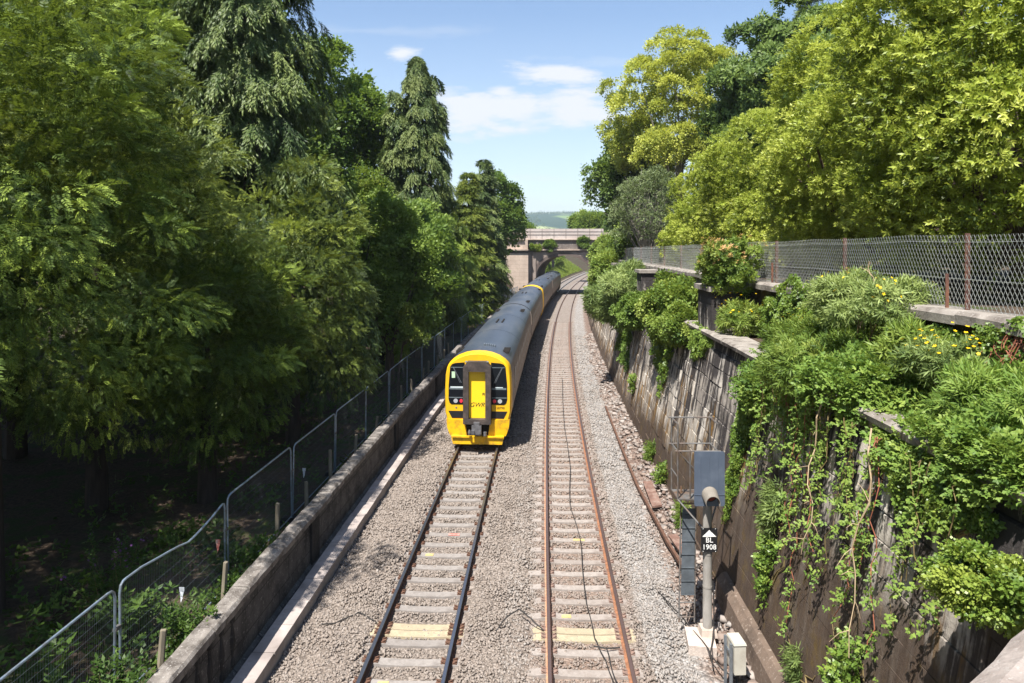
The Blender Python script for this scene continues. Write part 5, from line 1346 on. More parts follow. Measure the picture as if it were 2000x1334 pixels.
# woodland behind, and unseen trees added near the camera for shade: individual trees, copies of a few kinds with their own place, turn and size
bt = broadleaf('woodland_tree', 'dark broadleaf woodland tree behind the front row of yews or unseen and added for shade', 'tree', (-18.5, 31, GL), 41, (0, 0, 13.0), (5.2, 5.2, 9.5), 110, 1.7, 60, 'broad', .7, 'broad_dark', fill=900, group='woodland trees behind the fence', trunk_r=.4)
back = [(-16.5, 8.5, 1.0, y1), (-16.5, 16.5, 1.08, y2), (-17.0, 23.5, 1.15, y1), (-23, 12, 1.15, bt), (-23.5, 21, 1.0, bt), (-26, 30, 1.1, bt), (-16.5, 36, .95, bt), (-22, 42, 1.0, bt), (-30, 40, 1.1, bt), (-27, 58, 1.0, bt), (-19, 66, .72, bt), (-13, 62, .62, y2),
        (-11.5, 72, .62, y1), (-9.5, 80, .7, y2), (-8.5, 89, .7, y1), (-16, 80, .62, bt), (-14, 97, .6, bt), (-14.5, 33.5, .8, y2), (-8.5, 63, .6, y1), (-7, 103, .6, y2),
        (-10.6, 7.0, .72, y2), (-14.2, 8.5, .9, y1), (-11.2, 3.0, .9, y2), (-10.8, -3.0, 1.05, y1), (-17.5, 1.0, 1.1, y2), (-24, 3, 1.1, bt), (-15.5, -8, 1.05, bt), (-33, 22, 1.2, bt), (-32, 10, 1.2, bt), (-24, -8, 1.1, bt)]  # out of view; those nearest the camera are added for their shade
WHERE = {(-16.5, 8.5): 'dark yew at the very edge of the view, behind the broad front yew', (-16.5, 16.5): 'dark yew filling the gap behind the two front yews', (-17.0, 23.5): 'dark yew behind the olive yew and beside the tall weeping conifer'}
for i, (x, y, sc, src) in enumerate(back):
    c = copy_tree(src); c.location = (x, y, GL); c.scale = (sc, sc, sc * random.uniform(.93, 1.06)); c.rotation_euler = (0, 0, 1.1 + 2.1 * i)
    c['group'] = 'woodland trees behind the fence'
    c['label'] = WHERE.get((x, y), 'dark broadleaf woodland tree behind the front row of yews or unseen and added for shade' if src is bt else 'dark yew of the wood, behind the front row or unseen and added for shade')

# ------------------------------------------------------------------ trees on the right
GR = 6.4
LA = dict(low=-.75, tvar=.15, upb=.55, lump=.20, inner=.76)
def catkins(c, r, n, seed):
    def f(rng):
        rg = np.random.default_rng(seed); d = rdir(rg, n * 2); d = d[d[:, 2] > -.2][:n]
        p = np.array(c) + d * np.array(r) * rg.uniform(.95, 1.1, (len(d), 1))
        return [inst(TP['grass'], p, nrm(d + np.array([0, 0, .8])), np.tile([0, 0, 1.0], (len(d), 1)), rg.uniform(.12, .25, len(d)), rg.uniform(.7, 1, len(d)), rg)]
    return f
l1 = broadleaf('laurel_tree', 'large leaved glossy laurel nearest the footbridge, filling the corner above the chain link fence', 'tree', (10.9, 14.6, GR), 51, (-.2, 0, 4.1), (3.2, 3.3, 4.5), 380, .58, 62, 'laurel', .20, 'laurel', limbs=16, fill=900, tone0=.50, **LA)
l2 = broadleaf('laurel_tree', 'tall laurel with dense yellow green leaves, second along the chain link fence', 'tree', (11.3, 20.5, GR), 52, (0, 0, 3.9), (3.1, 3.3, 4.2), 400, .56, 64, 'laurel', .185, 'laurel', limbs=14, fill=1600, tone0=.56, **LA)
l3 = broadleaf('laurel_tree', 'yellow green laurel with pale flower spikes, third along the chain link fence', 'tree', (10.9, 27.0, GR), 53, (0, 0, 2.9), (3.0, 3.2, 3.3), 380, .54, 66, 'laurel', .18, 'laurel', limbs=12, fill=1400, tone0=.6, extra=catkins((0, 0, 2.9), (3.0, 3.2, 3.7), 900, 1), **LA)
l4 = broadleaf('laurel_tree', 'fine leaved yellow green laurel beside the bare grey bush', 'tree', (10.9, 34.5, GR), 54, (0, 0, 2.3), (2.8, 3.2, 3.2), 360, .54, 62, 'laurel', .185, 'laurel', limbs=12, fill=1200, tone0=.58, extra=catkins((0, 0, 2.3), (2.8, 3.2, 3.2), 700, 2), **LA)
for i, (x, y, z, sc, src) in enumerate(((15.8, 16.5, .4, 1.1, l2), (15.8, 23, .5, 1.1, l3), (15.8, 31, .1, .95, l2), (15.5, 38, 0, .95, l4), (13.2, 9.6, 0, 1.0, l1), (20.5, 20, 1, 1.3, l3))):
    c = copy_tree(src); c.location = (x, y, GR + z); c.scale = (sc, sc, sc); c.rotation_euler = (0, 0, 1.3 + i * 1.9)
    c['label'] = ['laurel crown showing behind the second laurel along the fence', 'laurel crown showing behind the pale spiked laurel', 'laurel standing behind the pale spiked laurel and below the dark tree', 'laurel standing behind the fine leaved laurel', 'laurel beyond the edge of the view beside the large leaved one', 'taller laurel at the back of the laurel bank'][i]
    c['group'] = 'laurels behind the front row on the bank'
def low_clump(seed, c, r, n, per, sc):
    def f(rng):
        rg = np.random.default_rng(seed); return clump_crown(rg, c, r, n, 1.1, per, TP['broad'], sc, tone0=.3)[0]
    return f
broadleaf('tall_lime_tree', 'tall tree with billowing lime yellow spring foliage against the sky', 'tree', (14.7, 61, GR), 55, (0, 0, 11.4), (6.1, 5.8, 8.2), 165, 1.15, 95, 'broad', .40, 'lime', barkm='bark_grey', trunk_r=.38, limbs=16, tone0=.6, inner=.3, flat=.65, upb=.5, lump=.10, tvar=.1)
broadleaf('deciduous_tree', 'dark green tree under and behind the lime yellow one, overhanging the bridge end', 'tree', (11.5, 69, GR), 56, (.4, 0, 7.2), (3.5, 3.6, 5.0), 60, 1.3, 70, 'broad', .6, 'broad_dark', fill=500, tone0=.6)
broadleaf('deciduous_tree', 'dense dark green broadleaf tree behind the laurels and beside the lime yellow tree', 'tree', (19.0, 46, GR), 57, (0, 0, 10.4), (4.9, 4.9, 6.2), 120, 1.3, 90, 'horse', .55, 'broad_dark', fill=900, tone0=.62, flat=.6)
def twigs(tb_seed, c, r, n):
    rg = np.random.default_rng(tb_seed); mb = MB()
    for i in range(n):
        d = rdir(rg, 1)[0]; d[2] = abs(d[2]) * .9
        e = np.array(c) + d * np.array(r) * rg.uniform(.8, 1.1)
        mb.tube(limb_pts((0, 0, 0), e, rg, -.2, 7), [.05, .035, .025, .018, .013, .009, .005], 4)
        for k in range(5):
            m0 = np.array(e) * rg.uniform(.5, .95); e2 = m0 + rdir(rg, 1)[0] * .8
            mb.tube([m0, (m0 + e2) / 2 + rg.normal(0, .06, 3), e2], [.012, .009, .004], 3)
    return mb
rg = np.random.default_rng(58); ch, _ = clump_crown(rg, (0, 0, 3.4), (2.4, 2.3, 2.9), 110, .5, 34, TP['broad'], .22, tone0=.55)
make_tree('bare_bush', 'half bare grey twiggy bush under the lime yellow tree', 'bush', (9.2, 47, GR), ch, 'grey_twig', twigs(58, (0, 0, 3.4), (2.5, 2.4, 3.0), 70), 'bark_grey')
broadleaf('holly_bush', 'dark evergreen bush below the half bare grey bush, behind the chain link fence', 'bush', (9.9, 51.5, GR - .3), 59, (0, 0, 1.9), (2.1, 2.2, 2.3), 60, .8, 60, 'broad', .36, 'yew', fill=500, tone0=.5)
conifer('pine_tree', 'distant dark pine top showing above the dense dark green tree', 'tree', (27.5, 62, GR), 60, 26.0, lambda h: 4.0 * (1 - .7 * h), 14, 90, 14, 4, scale=.8, leafm='yew_olive', tk='yew', rise=.3, droop=.2, hang=.1)
broadleaf('rounded_bush', 'rounded light green bush standing beyond the bridge parapet below the far hills', 'bush', (17.3, 150, 7.2), 61, (0, 0, 4.6), (4.1, 3.5, 3.0), 70, 1.2, 50, 'broad', .8, 'shrub', tone0=.55, fill=300)
broadleaf('bush', 'low green bush behind the wing parapet of the arched bridge', 'bush', (1.0, 128, 7.5), 62, (0, 0, 2.6), (3.0, 2.5, 2.2), 50, 1.0, 45, 'broad', .7, 'broad', tone0=.5, fill=200)
broadleaf('bush', 'dark bush beyond the right end of the bridge, under the thin pole'.replace('right ', 'far '), 'bush', (20.5, 128, 7.0), 63, (0, 0, 3.0), (3.0, 2.5, 2.6), 50, 1.0, 45, 'broad', .7, 'broad_dark', tone0=.5, fill=200)

# bank seen through the arch
sb = None
for i, (s, o, sc) in enumerate(((128, -8.0, 1.0), (133, -10.5, 1.35), (139, -8.4, 1.1), (144, -11.5, 1.5), (150, -9.0, 1.2), (156, -12.0, 1.6), (162, -9.2, 1.2), (170, -11.5, 1.6), (178, -9.5, 1.4), (188, -11, 1.7))):
    if sb is None: sb = c = broadleaf('bank_bush', 'x', 'bush', (0, 0, 0), 64, (0, 0, 1.2), (1.7, 1.6, 1.5), 40, .6, 50, 'broad', .4, 'shrub', tone0=.6, trunk_r=.08)
    else: c = copy_tree(sb)
    p = P(s, o); c.location = (p.x, p.y, ground_z(s, o) - .1); c.scale = (sc, sc, sc); c.rotation_euler = (0, 0, i * 1.3)
    tag(c, 'sunlit green bush on the grassy bank seen through the bridge arch', 'bush', 'bushes on the bank beyond the arch')
def grass_bank():
    rg = np.random.default_rng(65); n = 9000
    s = rg.uniform(122, 215, n); o = -5.6 - rg.uniform(0, 1, n) ** 1.3 * 11
    pos = np.array([P(a, b, ground_z(a, b)) for a, b in zip(s, o)])
    g = np.tile([0, 0, 1.0], (n, 1)) + rg.normal(0, .35, (n, 3))
    c1 = inst(TP['grass'], pos, g, np.tile([1.0, 0, 0], (n, 1)), rg.uniform(.5, 1.0, n), rg.normal(.6, .15, n), rg, 3)
    n = 2600; s = rg.uniform(122, 200, n); o = o_base(100) + .6 + rg.uniform(0, 6, n)
    pos = np.array([P(a, b, ground_z(a, b)) for a, b in zip(s, o)]); g = np.tile([0, 0, 1.0], (n, 1)) + rg.normal(0, .35, (n, 3))
    c2 = inst(TP['grass'], pos, g, np.tile([1.0, 0, 0], (n, 1)), rg.uniform(.5, 1.0, n), rg.normal(.6, .15, n), rg, 3)
    return leaf_mesh('bank_grass', [c1, c2], M['grass'])
tag(link('bank_grass', grass_bank()), 'long pale grass on the bank seen through the bridge arch', 'grass', kind='stuff')

# ------------------------------------------------------------------ plants on and over the retaining wall
def wall_bush(name, label, cat, px, py, d, r, n, cr, per, tk, scale, leafm, seed, droop=.2, extra=None, root=None, **kw):
    c = W(px, py, d)
    s = d; base = P(s, (o_par(s) + o_ledge(s)) / 2, 5.2) if root is None else root
    loc = Vector(base); rel = c - loc
    rng = np.random.default_rng(seed)
    ch, cc = clump_crown(rng, rel, r, n, cr, per, TP[tk], scale, droop=droop, low=-.9, **kw)
    tb = MB()
    for i in range(min(9, len(cc))):
        tb.tube(limb_pts((rng.normal(0, .05), rng.normal(0, .05), 0), cc[i], rng, -.1), [.022, .018, .014, .01, .006], 5)
    rt = empty(name, loc); tag(rt, label, cat)
    tb.build('stem', M['stem'], rt, smooth=True)
    link('foliage', leaf_mesh('foliage', ch, M[leafm]), rt)
    if extra:
        for nm, mm, arr in extra(rng, rel, cc):
            if mm == 'petal': blossoms(arr[0], M[mm], rt)
            else: link(nm, leaf_mesh(nm, arr, M[mm]), rt)
    return rt
def blossoms(arr, mat, rt):
    v = arr[0].reshape(-1, 20, 3)[:99]; tn = arr[1].reshape(-1, 20)[:99]
    for a, b in zip(v, tn):
        c = a.mean(0); o = link('flower', leaf_mesh('flower', [(a - c, b)], mat), rt, Vector(c))
def tips(k, mm, tk, sc, nm='young_leaves', up=.6):
    def f(rng, rel, cc):
        c = np.array(rel); d = nrm(cc - c); idx = rng.integers(0, len(cc), k * 3); idx = idx[d[idx][:, 2] > .1][:k]
        p = cc[idx] + d[idx] * .16 + rng.normal(0, .10, (len(idx), 3)) + np.array([0, 0, .12])
        return [(nm, mm, [inst(TP[tk], p, nrm(d[idx] + np.array([0, 0, up]) + rng.normal(0, .2, (len(idx), 3))), np.tile([1.0, .1, 0], (len(idx), 1)), rng.uniform(.8, 1.2, len(idx)) * sc, rng.uniform(.2, .9, len(idx)), rng)])]
    return f
wall_bush('sapling', 'leafy sapling with orange young leaves at its tips, growing on the stone pier', 'sapling', 1425, 522, 19.2, (.70, .7, .72), 60, .22, 42, 'horse', .17, 'shrub', 71, root=P(20.2, 4.4, 6.44), extra=tips(110, 'orange', 'horse', .13), tone0=.6)
wall_bush('shrub', 'bright green shrub spilling over the wall just past the orange tipped sapling', 'shrub', 1318, 612, 25, (.95, 1.7, 1.15), 90, .34, 46, 'broad', .24, 'shrub', 72, tone0=.62, fill=200)
wall_bush('shrub', 'grey green willow like shrub hanging low over the wall', 'shrub', 1212, 582, 37, (1.3, 2.2, 1.6), 100, .42, 52, 'bud', .34, 'sage', 73, tone0=.55, fill=200)
wall_bush('shrub', 'tall yellow green shrub where the chain link fence ends', 'shrub', 1192, 532, 55, (1.3, 2.6, 1.5), 90, .5, 55, 'broad', .36, 'shrub', 74, tone0=.68, fill=300)
wall_bush('shrub', 'dark leaved shrub low on the far stretch of the wall with bare stone beneath', 'shrub', 1188, 575, 60, (1.5, 2.6, 1.6), 80, .5, 50, 'broad', .36, 'broad', 75, tone0=.5, fill=200)
wall_bush('shrub', 'green shrub hiding the far end of the wall beside the bridge', 'shrub', 1192, 538, 82, (1.6, 4.0, 2.0), 100, .75, 55, 'broad', .55, 'shrub', 76, tone0=.6, fill=300)
wall_bush('shrub', 'yellow flowering shrub against the bridge end above the far wall', 'shrub', 1186, 500, 98, (1.7, 3.0, 2.2), 70, .8, 45, 'broad', .6, 'shrub', 77, tone0=.6, fill=200)
for px, py, lab in ((1075, 479, 'small green bush rooted on the bridge ledge over the arch'), (1140, 474, 'darker bush rooted on the bridge ledge near its far end'), (1045, 484, 'dry grassy tuft on the bridge ledge near the pilaster')):
    c = W(px, py, YF - .2)
    wall_bush('ledge_bush', lab, 'bush', px, py, YF - .3, (.75, .5, .8) if py < 484 else (.8, .3, .3), 22, .3, 40, 'broad', .3, 'broad' if py < 484 else 'grass', int(px), root=Vector((c.x, YF - .15, 7.25)))
wall_bush('buddleia', 'silvery arching buddleia growing in front of the chain link fence', 'shrub', 1690, 592, 12.0, (.85, 1.1, .34), 60, .2, 34, 'bud', .15, 'sage', 80, tone0=.75, extra=tips(34, 'petal', 'flower', .05, 'flowers'))
wall_bush('buddleia', 'blue green buddleia spreading along the ledge under the silvery one', 'shrub', 1620, 705, 12.4, (.95, 1.4, .5), 90, .25, 50, 'bud', .16, 'shrub', 81, tone0=.5, fill=200)
wall_bush('bramble', 'bright green bramble mound tumbling over the ledge beside the blue green buddleia', 'bramble', 1720, 770, 10.6, (.85, 1.1, .55), 110, .25, 52, 'bramble', .15, 'bramble', 82, tone0=.55)
wall_bush('bramble', 'bramble mound in front of the stone pier, spilling down past the ledge end', 'bramble', 1530, 770, 14.2, (.65, .9, .7), 90, .24, 52, 'bramble', .15, 'bramble', 83, tone0=.5)
wall_bush('palm_leaved_shrub', 'shrub with long pointed bright leaves leaning in at the edge of the view', 'shrub', 1965, 830, 8.0, (.55, .8, .55), 80, .2, 44, 'bud', .17, 'bramble', 84, tone0=.65)
wall_bush('bramble', 'low bramble sprawling over the ledge below the long leaved shrub', 'bramble', 1850, 880, 8.9, (.6, 1.2, .3), 90, .2, 46, 'bramble', .14, 'bramble', 90, tone0=.6)
wall_bush('bramble', 'bramble mat hiding the ledge end closest to the footbridge', 'bramble', 1985, 900, 7.4, (.55, 1.2, .3), 120, .17, 46, 'bramble', .13, 'bramble', 102, tone0=.6)
wall_bush('shrub', 'light green shrub leaning out over the ledge just before the bright green one', 'shrub', 1335, 640, 22.5, (.6, 1.0, .5), 50, .25, 44, 'broad', .2, 'shrub', 103, tone0=.6)
wall_bush('shrub', 'leafy growth hanging out from the far ledge under the grey green shrub', 'shrub', 1240, 610, 32, (.8, 1.6, .6), 60, .3, 46, 'broad', .24, 'broad', 104, tone0=.6)
wall_bush('shrub', 'lush light green shrub low at the corner beside the footbridge stone', 'shrub', 1925, 1150, 6.6, (.34, .5, .34), 60, .15, 50, 'ivy', .11, 'ivy', 85, tone0=.7, root=wall_pt(7.2, 4.0))
wall_bush('ragwort', 'yellow flowered ragwort on the ledge below the brown dead creeper', 'flower', 1870, 715, 9.6, (.55, .6, .32), 40, .15, 22, 'bud', .16, 'sage', 86, tone0=.6, extra=tips(80, 'petal', 'flower', .055, 'flowers', 1.5))
wall_bush('ragwort', 'yellow flowered ragwort in front of the stone pier', 'flower', 1445, 625, 18.5, (.4, .5, .35), 30, .15, 22, 'bud', .18, 'shrub', 87, tone0=.7, extra=tips(40, 'petal', 'flower', .06, 'flowers', 1.5))
wall_bush('ragwort', 'yellow flowers poking from the ivy between pier and buddleia', 'flower', 1575, 660, 14.0, (.5, .5, .25), 24, .15, 18, 'bud', .16, 'shrub', 88, tone0=.7, extra=tips(30, 'petal', 'flower', .055, 'flowers', 1.5))
wall_bush('grass_clump', 'pale green fern like tuft on the near end of the ledge', 'plant', 1790, 700, 10.5, (.45, .5, .35), 30, .16, 30, 'bud', .2, 'shrub', 89, tone0=.55)

def ivy(name, label, cat, s0, z0, rs, rz, n, scale, thick, leafm, seed, tk='ivy', rag=.35, stems=8):
    rg = np.random.default_rng(seed)
    a = rg.uniform(0, 2 * PI, n); q = rg.uniform(0, 1, n) ** .5
    wob = 1 + rag * (np.sin(a * 3 + seed) * .5 + np.sin(a * 7 + seed * 2) * .35 + np.sin(a * 13 + seed) * .3)
    s = s0 + rs * q * np.cos(a) * wob; z = z0 + rz * q * np.sin(a) * wob
    lump = .5 + .5 * np.sin(s * 5.1 + seed) * np.sin(z * 6.3 + seed * 1.7) + rg.normal(0, .15, n)
    off = thick * np.clip(.15 + lump * (1 - q * .6), .05, 1.2) * rg.uniform(.5, 1.0, n)
    pos = np.array([wall_pt(si, zi, oi) for si, zi, oi in zip(s, z, off)])
    nrmv = np.array([-1.0, .08, .25])
    g = nrm(np.tile(nrmv * .5 + np.array([0, 0, -.55]), (n, 1)) + rg.normal(0, .45, (n, 3)))
    up = nrm(np.tile(nrmv + np.array([0, -.25, .5]), (n, 1)) + rg.normal(0, .3, (n, 3)))
    tone = .45 + .25 * (lump - .5) + rg.normal(0, .1, n)
    loc = wall_pt(s0, z0 - rz * .8, .0)
    ch = inst(TP[tk], pos - np.array(loc), g, up, scale * rg.uniform(.7, 1.25, n), tone, rg)
    rt = empty(name, loc); tag(rt, label, cat)
    mb = MB()
    for k in range(stems):
        sa = s0 + rg.uniform(-.7, .7) * rs
        pts = [wall_pt(sa + rg.normal(0, .06) + (k % 3 - 1) * .1 * j, z0 - rz * .8 + rz * 1.5 * j / 5, .03) - loc for j in range(6)]
        mb.tube(pts, [.02, .018, .015, .012, .009, .006], 5)
    mb.build('stem', M['stem'], rt)
    link('foliage', leaf_mesh('foliage', [ch], M[leafm]), rt)
    return rt
ivy('ivy', 'thick bright ivy covering the upper wall between the stone pier and the buddleia', 'ivy', 15.4, 5.95, 3.0, .75, 5200, .125, .45, 'ivy', 91)
ivy('ivy', 'dark glossy ivy over the upper wall beside the tangle of brown dead creeper', 'ivy', 8.3, 5.8, 1.6, .75, 3600, .115, .4, 'ivy', 92)
ivy('ivy', 'ivy on the upper wall below the buddleia and beside the ragwort', 'ivy', 11.3, 5.9, 1.5, .6, 2300, .115, .3, 'ivy', 93)
ivy('ivy', 'narrow hanging column of ivy on the lower wall beyond the signal backboard', 'ivy', 15.4, 3.35, .42, 1.55, 1700, .12, .28, 'ivy', 94)
ivy('ivy', 'ragged ivy just under the ledge below the bramble mound', 'ivy', 12.8, 4.75, 1.1, .55, 1400, .12, .25, 'ivy', 95)
ivy('creeper', 'creeper hanging under the bright green shrub on the wall', 'creeper', 25.5, 4.1, 1.6, 1.3, 900, .22, .3, 'ivy', 96, rag=.6)
ivy('creeper', 'thin creeper trailing down the far wall under the grey green shrub', 'creeper', 36, 3.2, 2.2, 1.6, 1000, .26, .3, 'broad', 97, rag=.6)
ivy('creeper', 'creeper covering the wall far along, near the bridge', 'creeper', 58, 3.6, 6, 1.8, 1400, .4, .4, 'broad', 98, rag=.6)
ivy('ivy', 'light ivy running under the ledge close to the footbridge', 'ivy', 8.4, 4.7, 1.0, .5, 1500, .115, .28, 'ivy', 99)
ivy('creeper', 'small green creeper on the wall above the blue green tuft', 'creeper', 20.5, 4.8, 1.2, .5, 500, .2, .25, 'shrub', 100)
# dead brown creeper
rg = np.random.default_rng(101); mb = MB(); loc = wall_pt(9.1, 6.3, .1)
for k in range(60):
    a = wall_pt(9.1 + rg.normal(0, .3), 6.45, .12) - loc; b = wall_pt(9.1 + rg.normal(0, .4), 6.45 - rg.uniform(.2, .7), .1 + rg.uniform(0, .2)) - loc
    mb.tube(limb_pts(a, b, rg, .4, 5), [.006] * 5, 3)
o = mb.build('dead_creeper', M['stem_red'], None, loc=loc); tag(o, 'tangle of brown dead creeper stems hanging from the coping', 'creeper')

rg = np.random.default_rng(107)
for s0_, z0_, L_, lab in ((11.0, 5.12, 2.3, 'long pale dry stem hanging from the ledge among the green brambles'), (9.3, 5.12, 2.8, 'bent brown dry stem with side twigs hanging over the grey blocks'), (12.3, 6.0, -1.3, 'dry upright stalk standing among the ledge plants')):
    mb = MB(); loc = wall_pt(s0_, z0_, .35)
    pts = [wall_pt(s0_ + .10 * math.sin(k * .9 + s0_) - .04 * k, z0_ - L_ * k / 9, .42 + .05 * math.sin(k * 1.7)) - loc for k in range(10)]
    mb.tube(pts, [.013] * 4 + [.010] * 3 + [.006] * 3, 5)
    for k in range(2, 9):
        e = pts[k] + Vector((rg.uniform(-.25, .05), rg.uniform(-.3, .3), rg.uniform(-.3, .25)))
        mb.tube([pts[k], (pts[k] + e) / 2 + Vector((0, 0, .04)), e], [.006, .005, .003], 4)
    o = mb.build('dry_stem', M['dry'], None, loc=loc); tag(o, lab, 'plant stem')
def strands(label, s0, z0, L, nst, seed, leafm='bramble', spread=.3, tk='bramble', sc=.14, den=.085, red=False):
    rg = np.random.default_rng(seed); loc = wall_pt(s0, z0, .05); pos = []; g = []; up = []; mb = MB()
    for k in range(nst):
        l = L * rg.uniform(.5, 1.0); sa = s0 + rg.normal(0, spread); o0 = rg.uniform(.12, .4); dr = rg.normal(0, .22)
        pts = []
        m = max(6, int(l / den))
        for j in range(m):
            t = j / (m - 1)
            p = wall_pt(sa + dr * l * t + .05 * math.sin(j * 1.1 + k), z0 + .15 * math.sin(PI * min(1, t * 3)) - l * t, o0 * (1 - .5 * t) + .04 * math.sin(j * .7) + .05)
            pts.append(p - loc)
            if j > 1:
                for q in range(2 if rg.uniform() < .5 else 1):
                    pos.append(np.array(p - loc) + rg.normal(0, .05, 3)); g.append(np.array([-.55, rg.normal(0, .7), rg.normal(-.35, .3)])); up.append(np.array([-.6, -.3, .9]) + rg.normal(0, .25, 3))
        mb.tube(pts[::2] if len(pts) > 12 else pts, .0065, 4)
    n = len(pos)
    rt = empty('bramble_strand', loc); tag(rt, label, 'bramble', 'bramble strands hanging on the wall')
    mb.build('stem', M['stem_red' if red else 'stem'], rt)
    link('foliage', leaf_mesh('foliage', [inst(TP[tk], np.array(pos), nrm(np.array(g)), nrm(np.array(up)), sc * rg.uniform(.7, 1.25, n), rg.normal(.58, .14, n), rg)], M[leafm]), rt)
for args in (('bramble strands hanging on the wall beside the ivy column, reaching half way down', 13.6, 4.9, 2.6, 5, 111), ('long trailing bramble strand dropping lowest on the wall, right of the blue green tuft'.replace('right of', 'past'), 11.6, 4.9, 3.7, 4, 112),
             ('bramble strands fanning over the grey blocks in the middle of the near wall', 10.4, 5.0, 2.7, 5, 113), ('bramble strands with reddish stems on the near wall below the long leaved shrub', 9.2, 5.0, 3.2, 4, 114),
             ('thick curtain of bramble under the ledge at the edge of the view', 8.1, 5.0, 2.2, 5, 115), ('loose bramble hanging under the ledge below the blue green buddleia', 12.5, 5.1, 1.5, 7, 116), ('short bramble fringe along the ledge above the grey blocks', 11.2, 5.15, 1.2, 9, 117)):
    strands(*args, red=args[5] % 2 == 0)
ivy('blue_green_tuft', 'blue green feathery plant rooted in the middle of the near wall', 'plant', 12.9, 2.75, .38, .42, 260, .2, .38, 'sage', 120, 'bud', stems=4)
ivy('wall_plant', 'round leaved plant low on the brown wet part of the wall', 'plant', 12.75, 1.7, .3, .55, 260, .15, .3, 'ivy', 121, 'bramble', stems=4)
ivy('wall_plant', 'small pale tuft near the foot of the brown wall beside the watermarked stone'.replace('watermarked stone', 'ochre moss'), 'plant', 11.0, .9, .2, .3, 120, .15, .25, 'sage', 122, 'bud', stems=3)
ivy('wall_plant', 'lowest bright plant near the foot of the wall close to the footbridge', 'plant', 9.4, 1.6, .5, .6, 330, .16, .3, 'ivy', 123, 'bramble', stems=4)
for i, (s, z, lab) in enumerate(((24.3, .35, 'green weed at the foot of the wall, farthest of the three beside the rusty plates'), (21.9, .4, 'green weed at the foot of the wall beside the long rust red plate'), (18.7, .3, 'green weed at the foot of the wall closest to the signal'), (30.5, 1.6, 'small weed rooted in the wall face under the bright green shrub'))):
    ivy('weed', lab, 'weed', s, z, .3, .35, 130, .2, .35, 'shrub', 130 + i, 'bramble' if i % 2 else 'bud', stems=3)

# ------------------------------------------------------------------ undergrowth on the left
def undergrowth():
    rg = np.random.default_rng(140); ch = []
    def patch(n, s0, s1, o0, o1, tk, sc, hmax, tone, p=1.0):
        s = s0 + (s1 - s0) * rg.uniform(0, 1, n) ** p; o = rg.uniform(o0, o1, n)
        dn = np.sin(s * 1.9 + o * 1.1) + np.sin(s * .7 - o * 2.3) + rg.normal(0, .6, n)
        k = dn > -.5; s, o = s[k], o[k]; n = len(s)
        h = np.clip((dn[k] + .5) * .4, .1, 1) * hmax * rg.uniform(.2, 1, n)
        pos = np.array([P(a, b, ground_z(a, b)) for a, b in zip(s, o)]); pos[:, 2] += h
        g = nrm(np.tile([.15, -.1, .6], (n, 1)) + rg.normal(0, .5, (n, 3)))
        up = nrm(np.tile([.2, -.2, 1.0], (n, 1)) + rg.normal(0, .3, (n, 3)))
        ch.append(inst(TP[tk], pos, g, up, sc * rg.uniform(.6, 1.3, n), rg.normal(.5, .16, n), rg))
    patch(1500, 6.5, 16, -7.42, -6.78, 'bramble', .2, .75, .5)
    patch(1000, 16, 60, -7.4, -6.78, 'bramble', .2, .4, .5)
    patch(1600, 8, 17, -10.5, -7.6, 'bramble', .22, .6, .4)
    patch(2200, 12, 40, -14, -7.7, 'bramble', .24, .4, .4)
    return leaf_mesh('undergrowth', ch, M['under'])
tag(link('undergrowth', undergrowth()), 'low leafy undergrowth on the shaded ground either side of the wire fence', 'undergrowth', kind='stuff')
def herb(name, label, cat, s, o, H, R, nst, tk, sc, leafm, seed, flower=None):
    rg = np.random.default_rng(seed); loc = P(s, o, ground_z(s, o)); pos = []; g = []; mb = MB(); tipsp = []
    for k in range(nst):
        b = rg.normal(0, R * .35, 2); e = b + rg.normal(0, R * .6, 2); h = H * rg.uniform(.6, 1)
        mb.tube([(b[0], b[1], -.05), ((b[0] + e[0]) / 2, (b[1] + e[1]) / 2, h * .5), (e[0], e[1], h)], [.008, .006, .003], 4)
        for j in range(7):
            t = .2 + .8 * j / 6; pos.append([b[0] + (e[0] - b[0]) * t, b[1] + (e[1] - b[1]) * t, h * t]); g.append([rg.normal(0, .25), rg.normal(0, .25), 1])
        tipsp.append([e[0], e[1], h])
    n = len(pos); rt = empty(name, loc); tag(rt, label, cat)
    mb.build('stem', M['stem'], rt)
    link('foliage', leaf_mesh('foliage', [inst(TP[tk], np.array(pos), nrm(np.array(g, float)), np.tile([1.0, 0, 0], (n, 1)), sc * rg.uniform(.8, 1.2, n), rg.normal(.5, .15, n), rg, 3)], M[leafm]), rt)
    if flower:
        t = np.repeat(np.array(tipsp), 6, 0) + rg.normal(0, .06, (len(tipsp) * 6, 3)); m = len(t)
        blossoms(inst(TP['flower'], t, nrm(rdir(rg, m) + np.array([0, 0, .6])), np.tile([1.0, 0, 0], (m, 1)), np.full(m, .05), rg.uniform(0, 1, m), rg), M[flower], rt)
    return rt
herb('nettle_clump', 'tall pale nettle clump beside the parapet at the near end of the bent fence panel', 'nettles', 9.6, -6.98, 1.35, .3, 16, 'nettle', .24, 'under', 151)
herb('nettle_clump', 'nettles against the inner side of the bent fence panel', 'nettles', 11.6, -7.0, 1.1, .35, 14, 'nettle', .22, 'under', 152)
herb('nettle_clump', 'low nettles beside the parapet near the sagging rail', 'nettles', 13.2, -6.95, .8, .35, 14, 'nettle', .2, 'under', 153)
herb('purple_flower', 'tall plant with purple flower heads in the shade behind the fence', 'flower', 13.4, -9.4, 1.35, .45, 14, 'nettle', .22, 'under', 154, 'purple')
herb('leafy_plant', 'leafy green plant in the shade behind the first straight fence panel', 'plant', 10.2, -8.6, 1.2, .6, 20, 'horse', .26, 'under', 155)
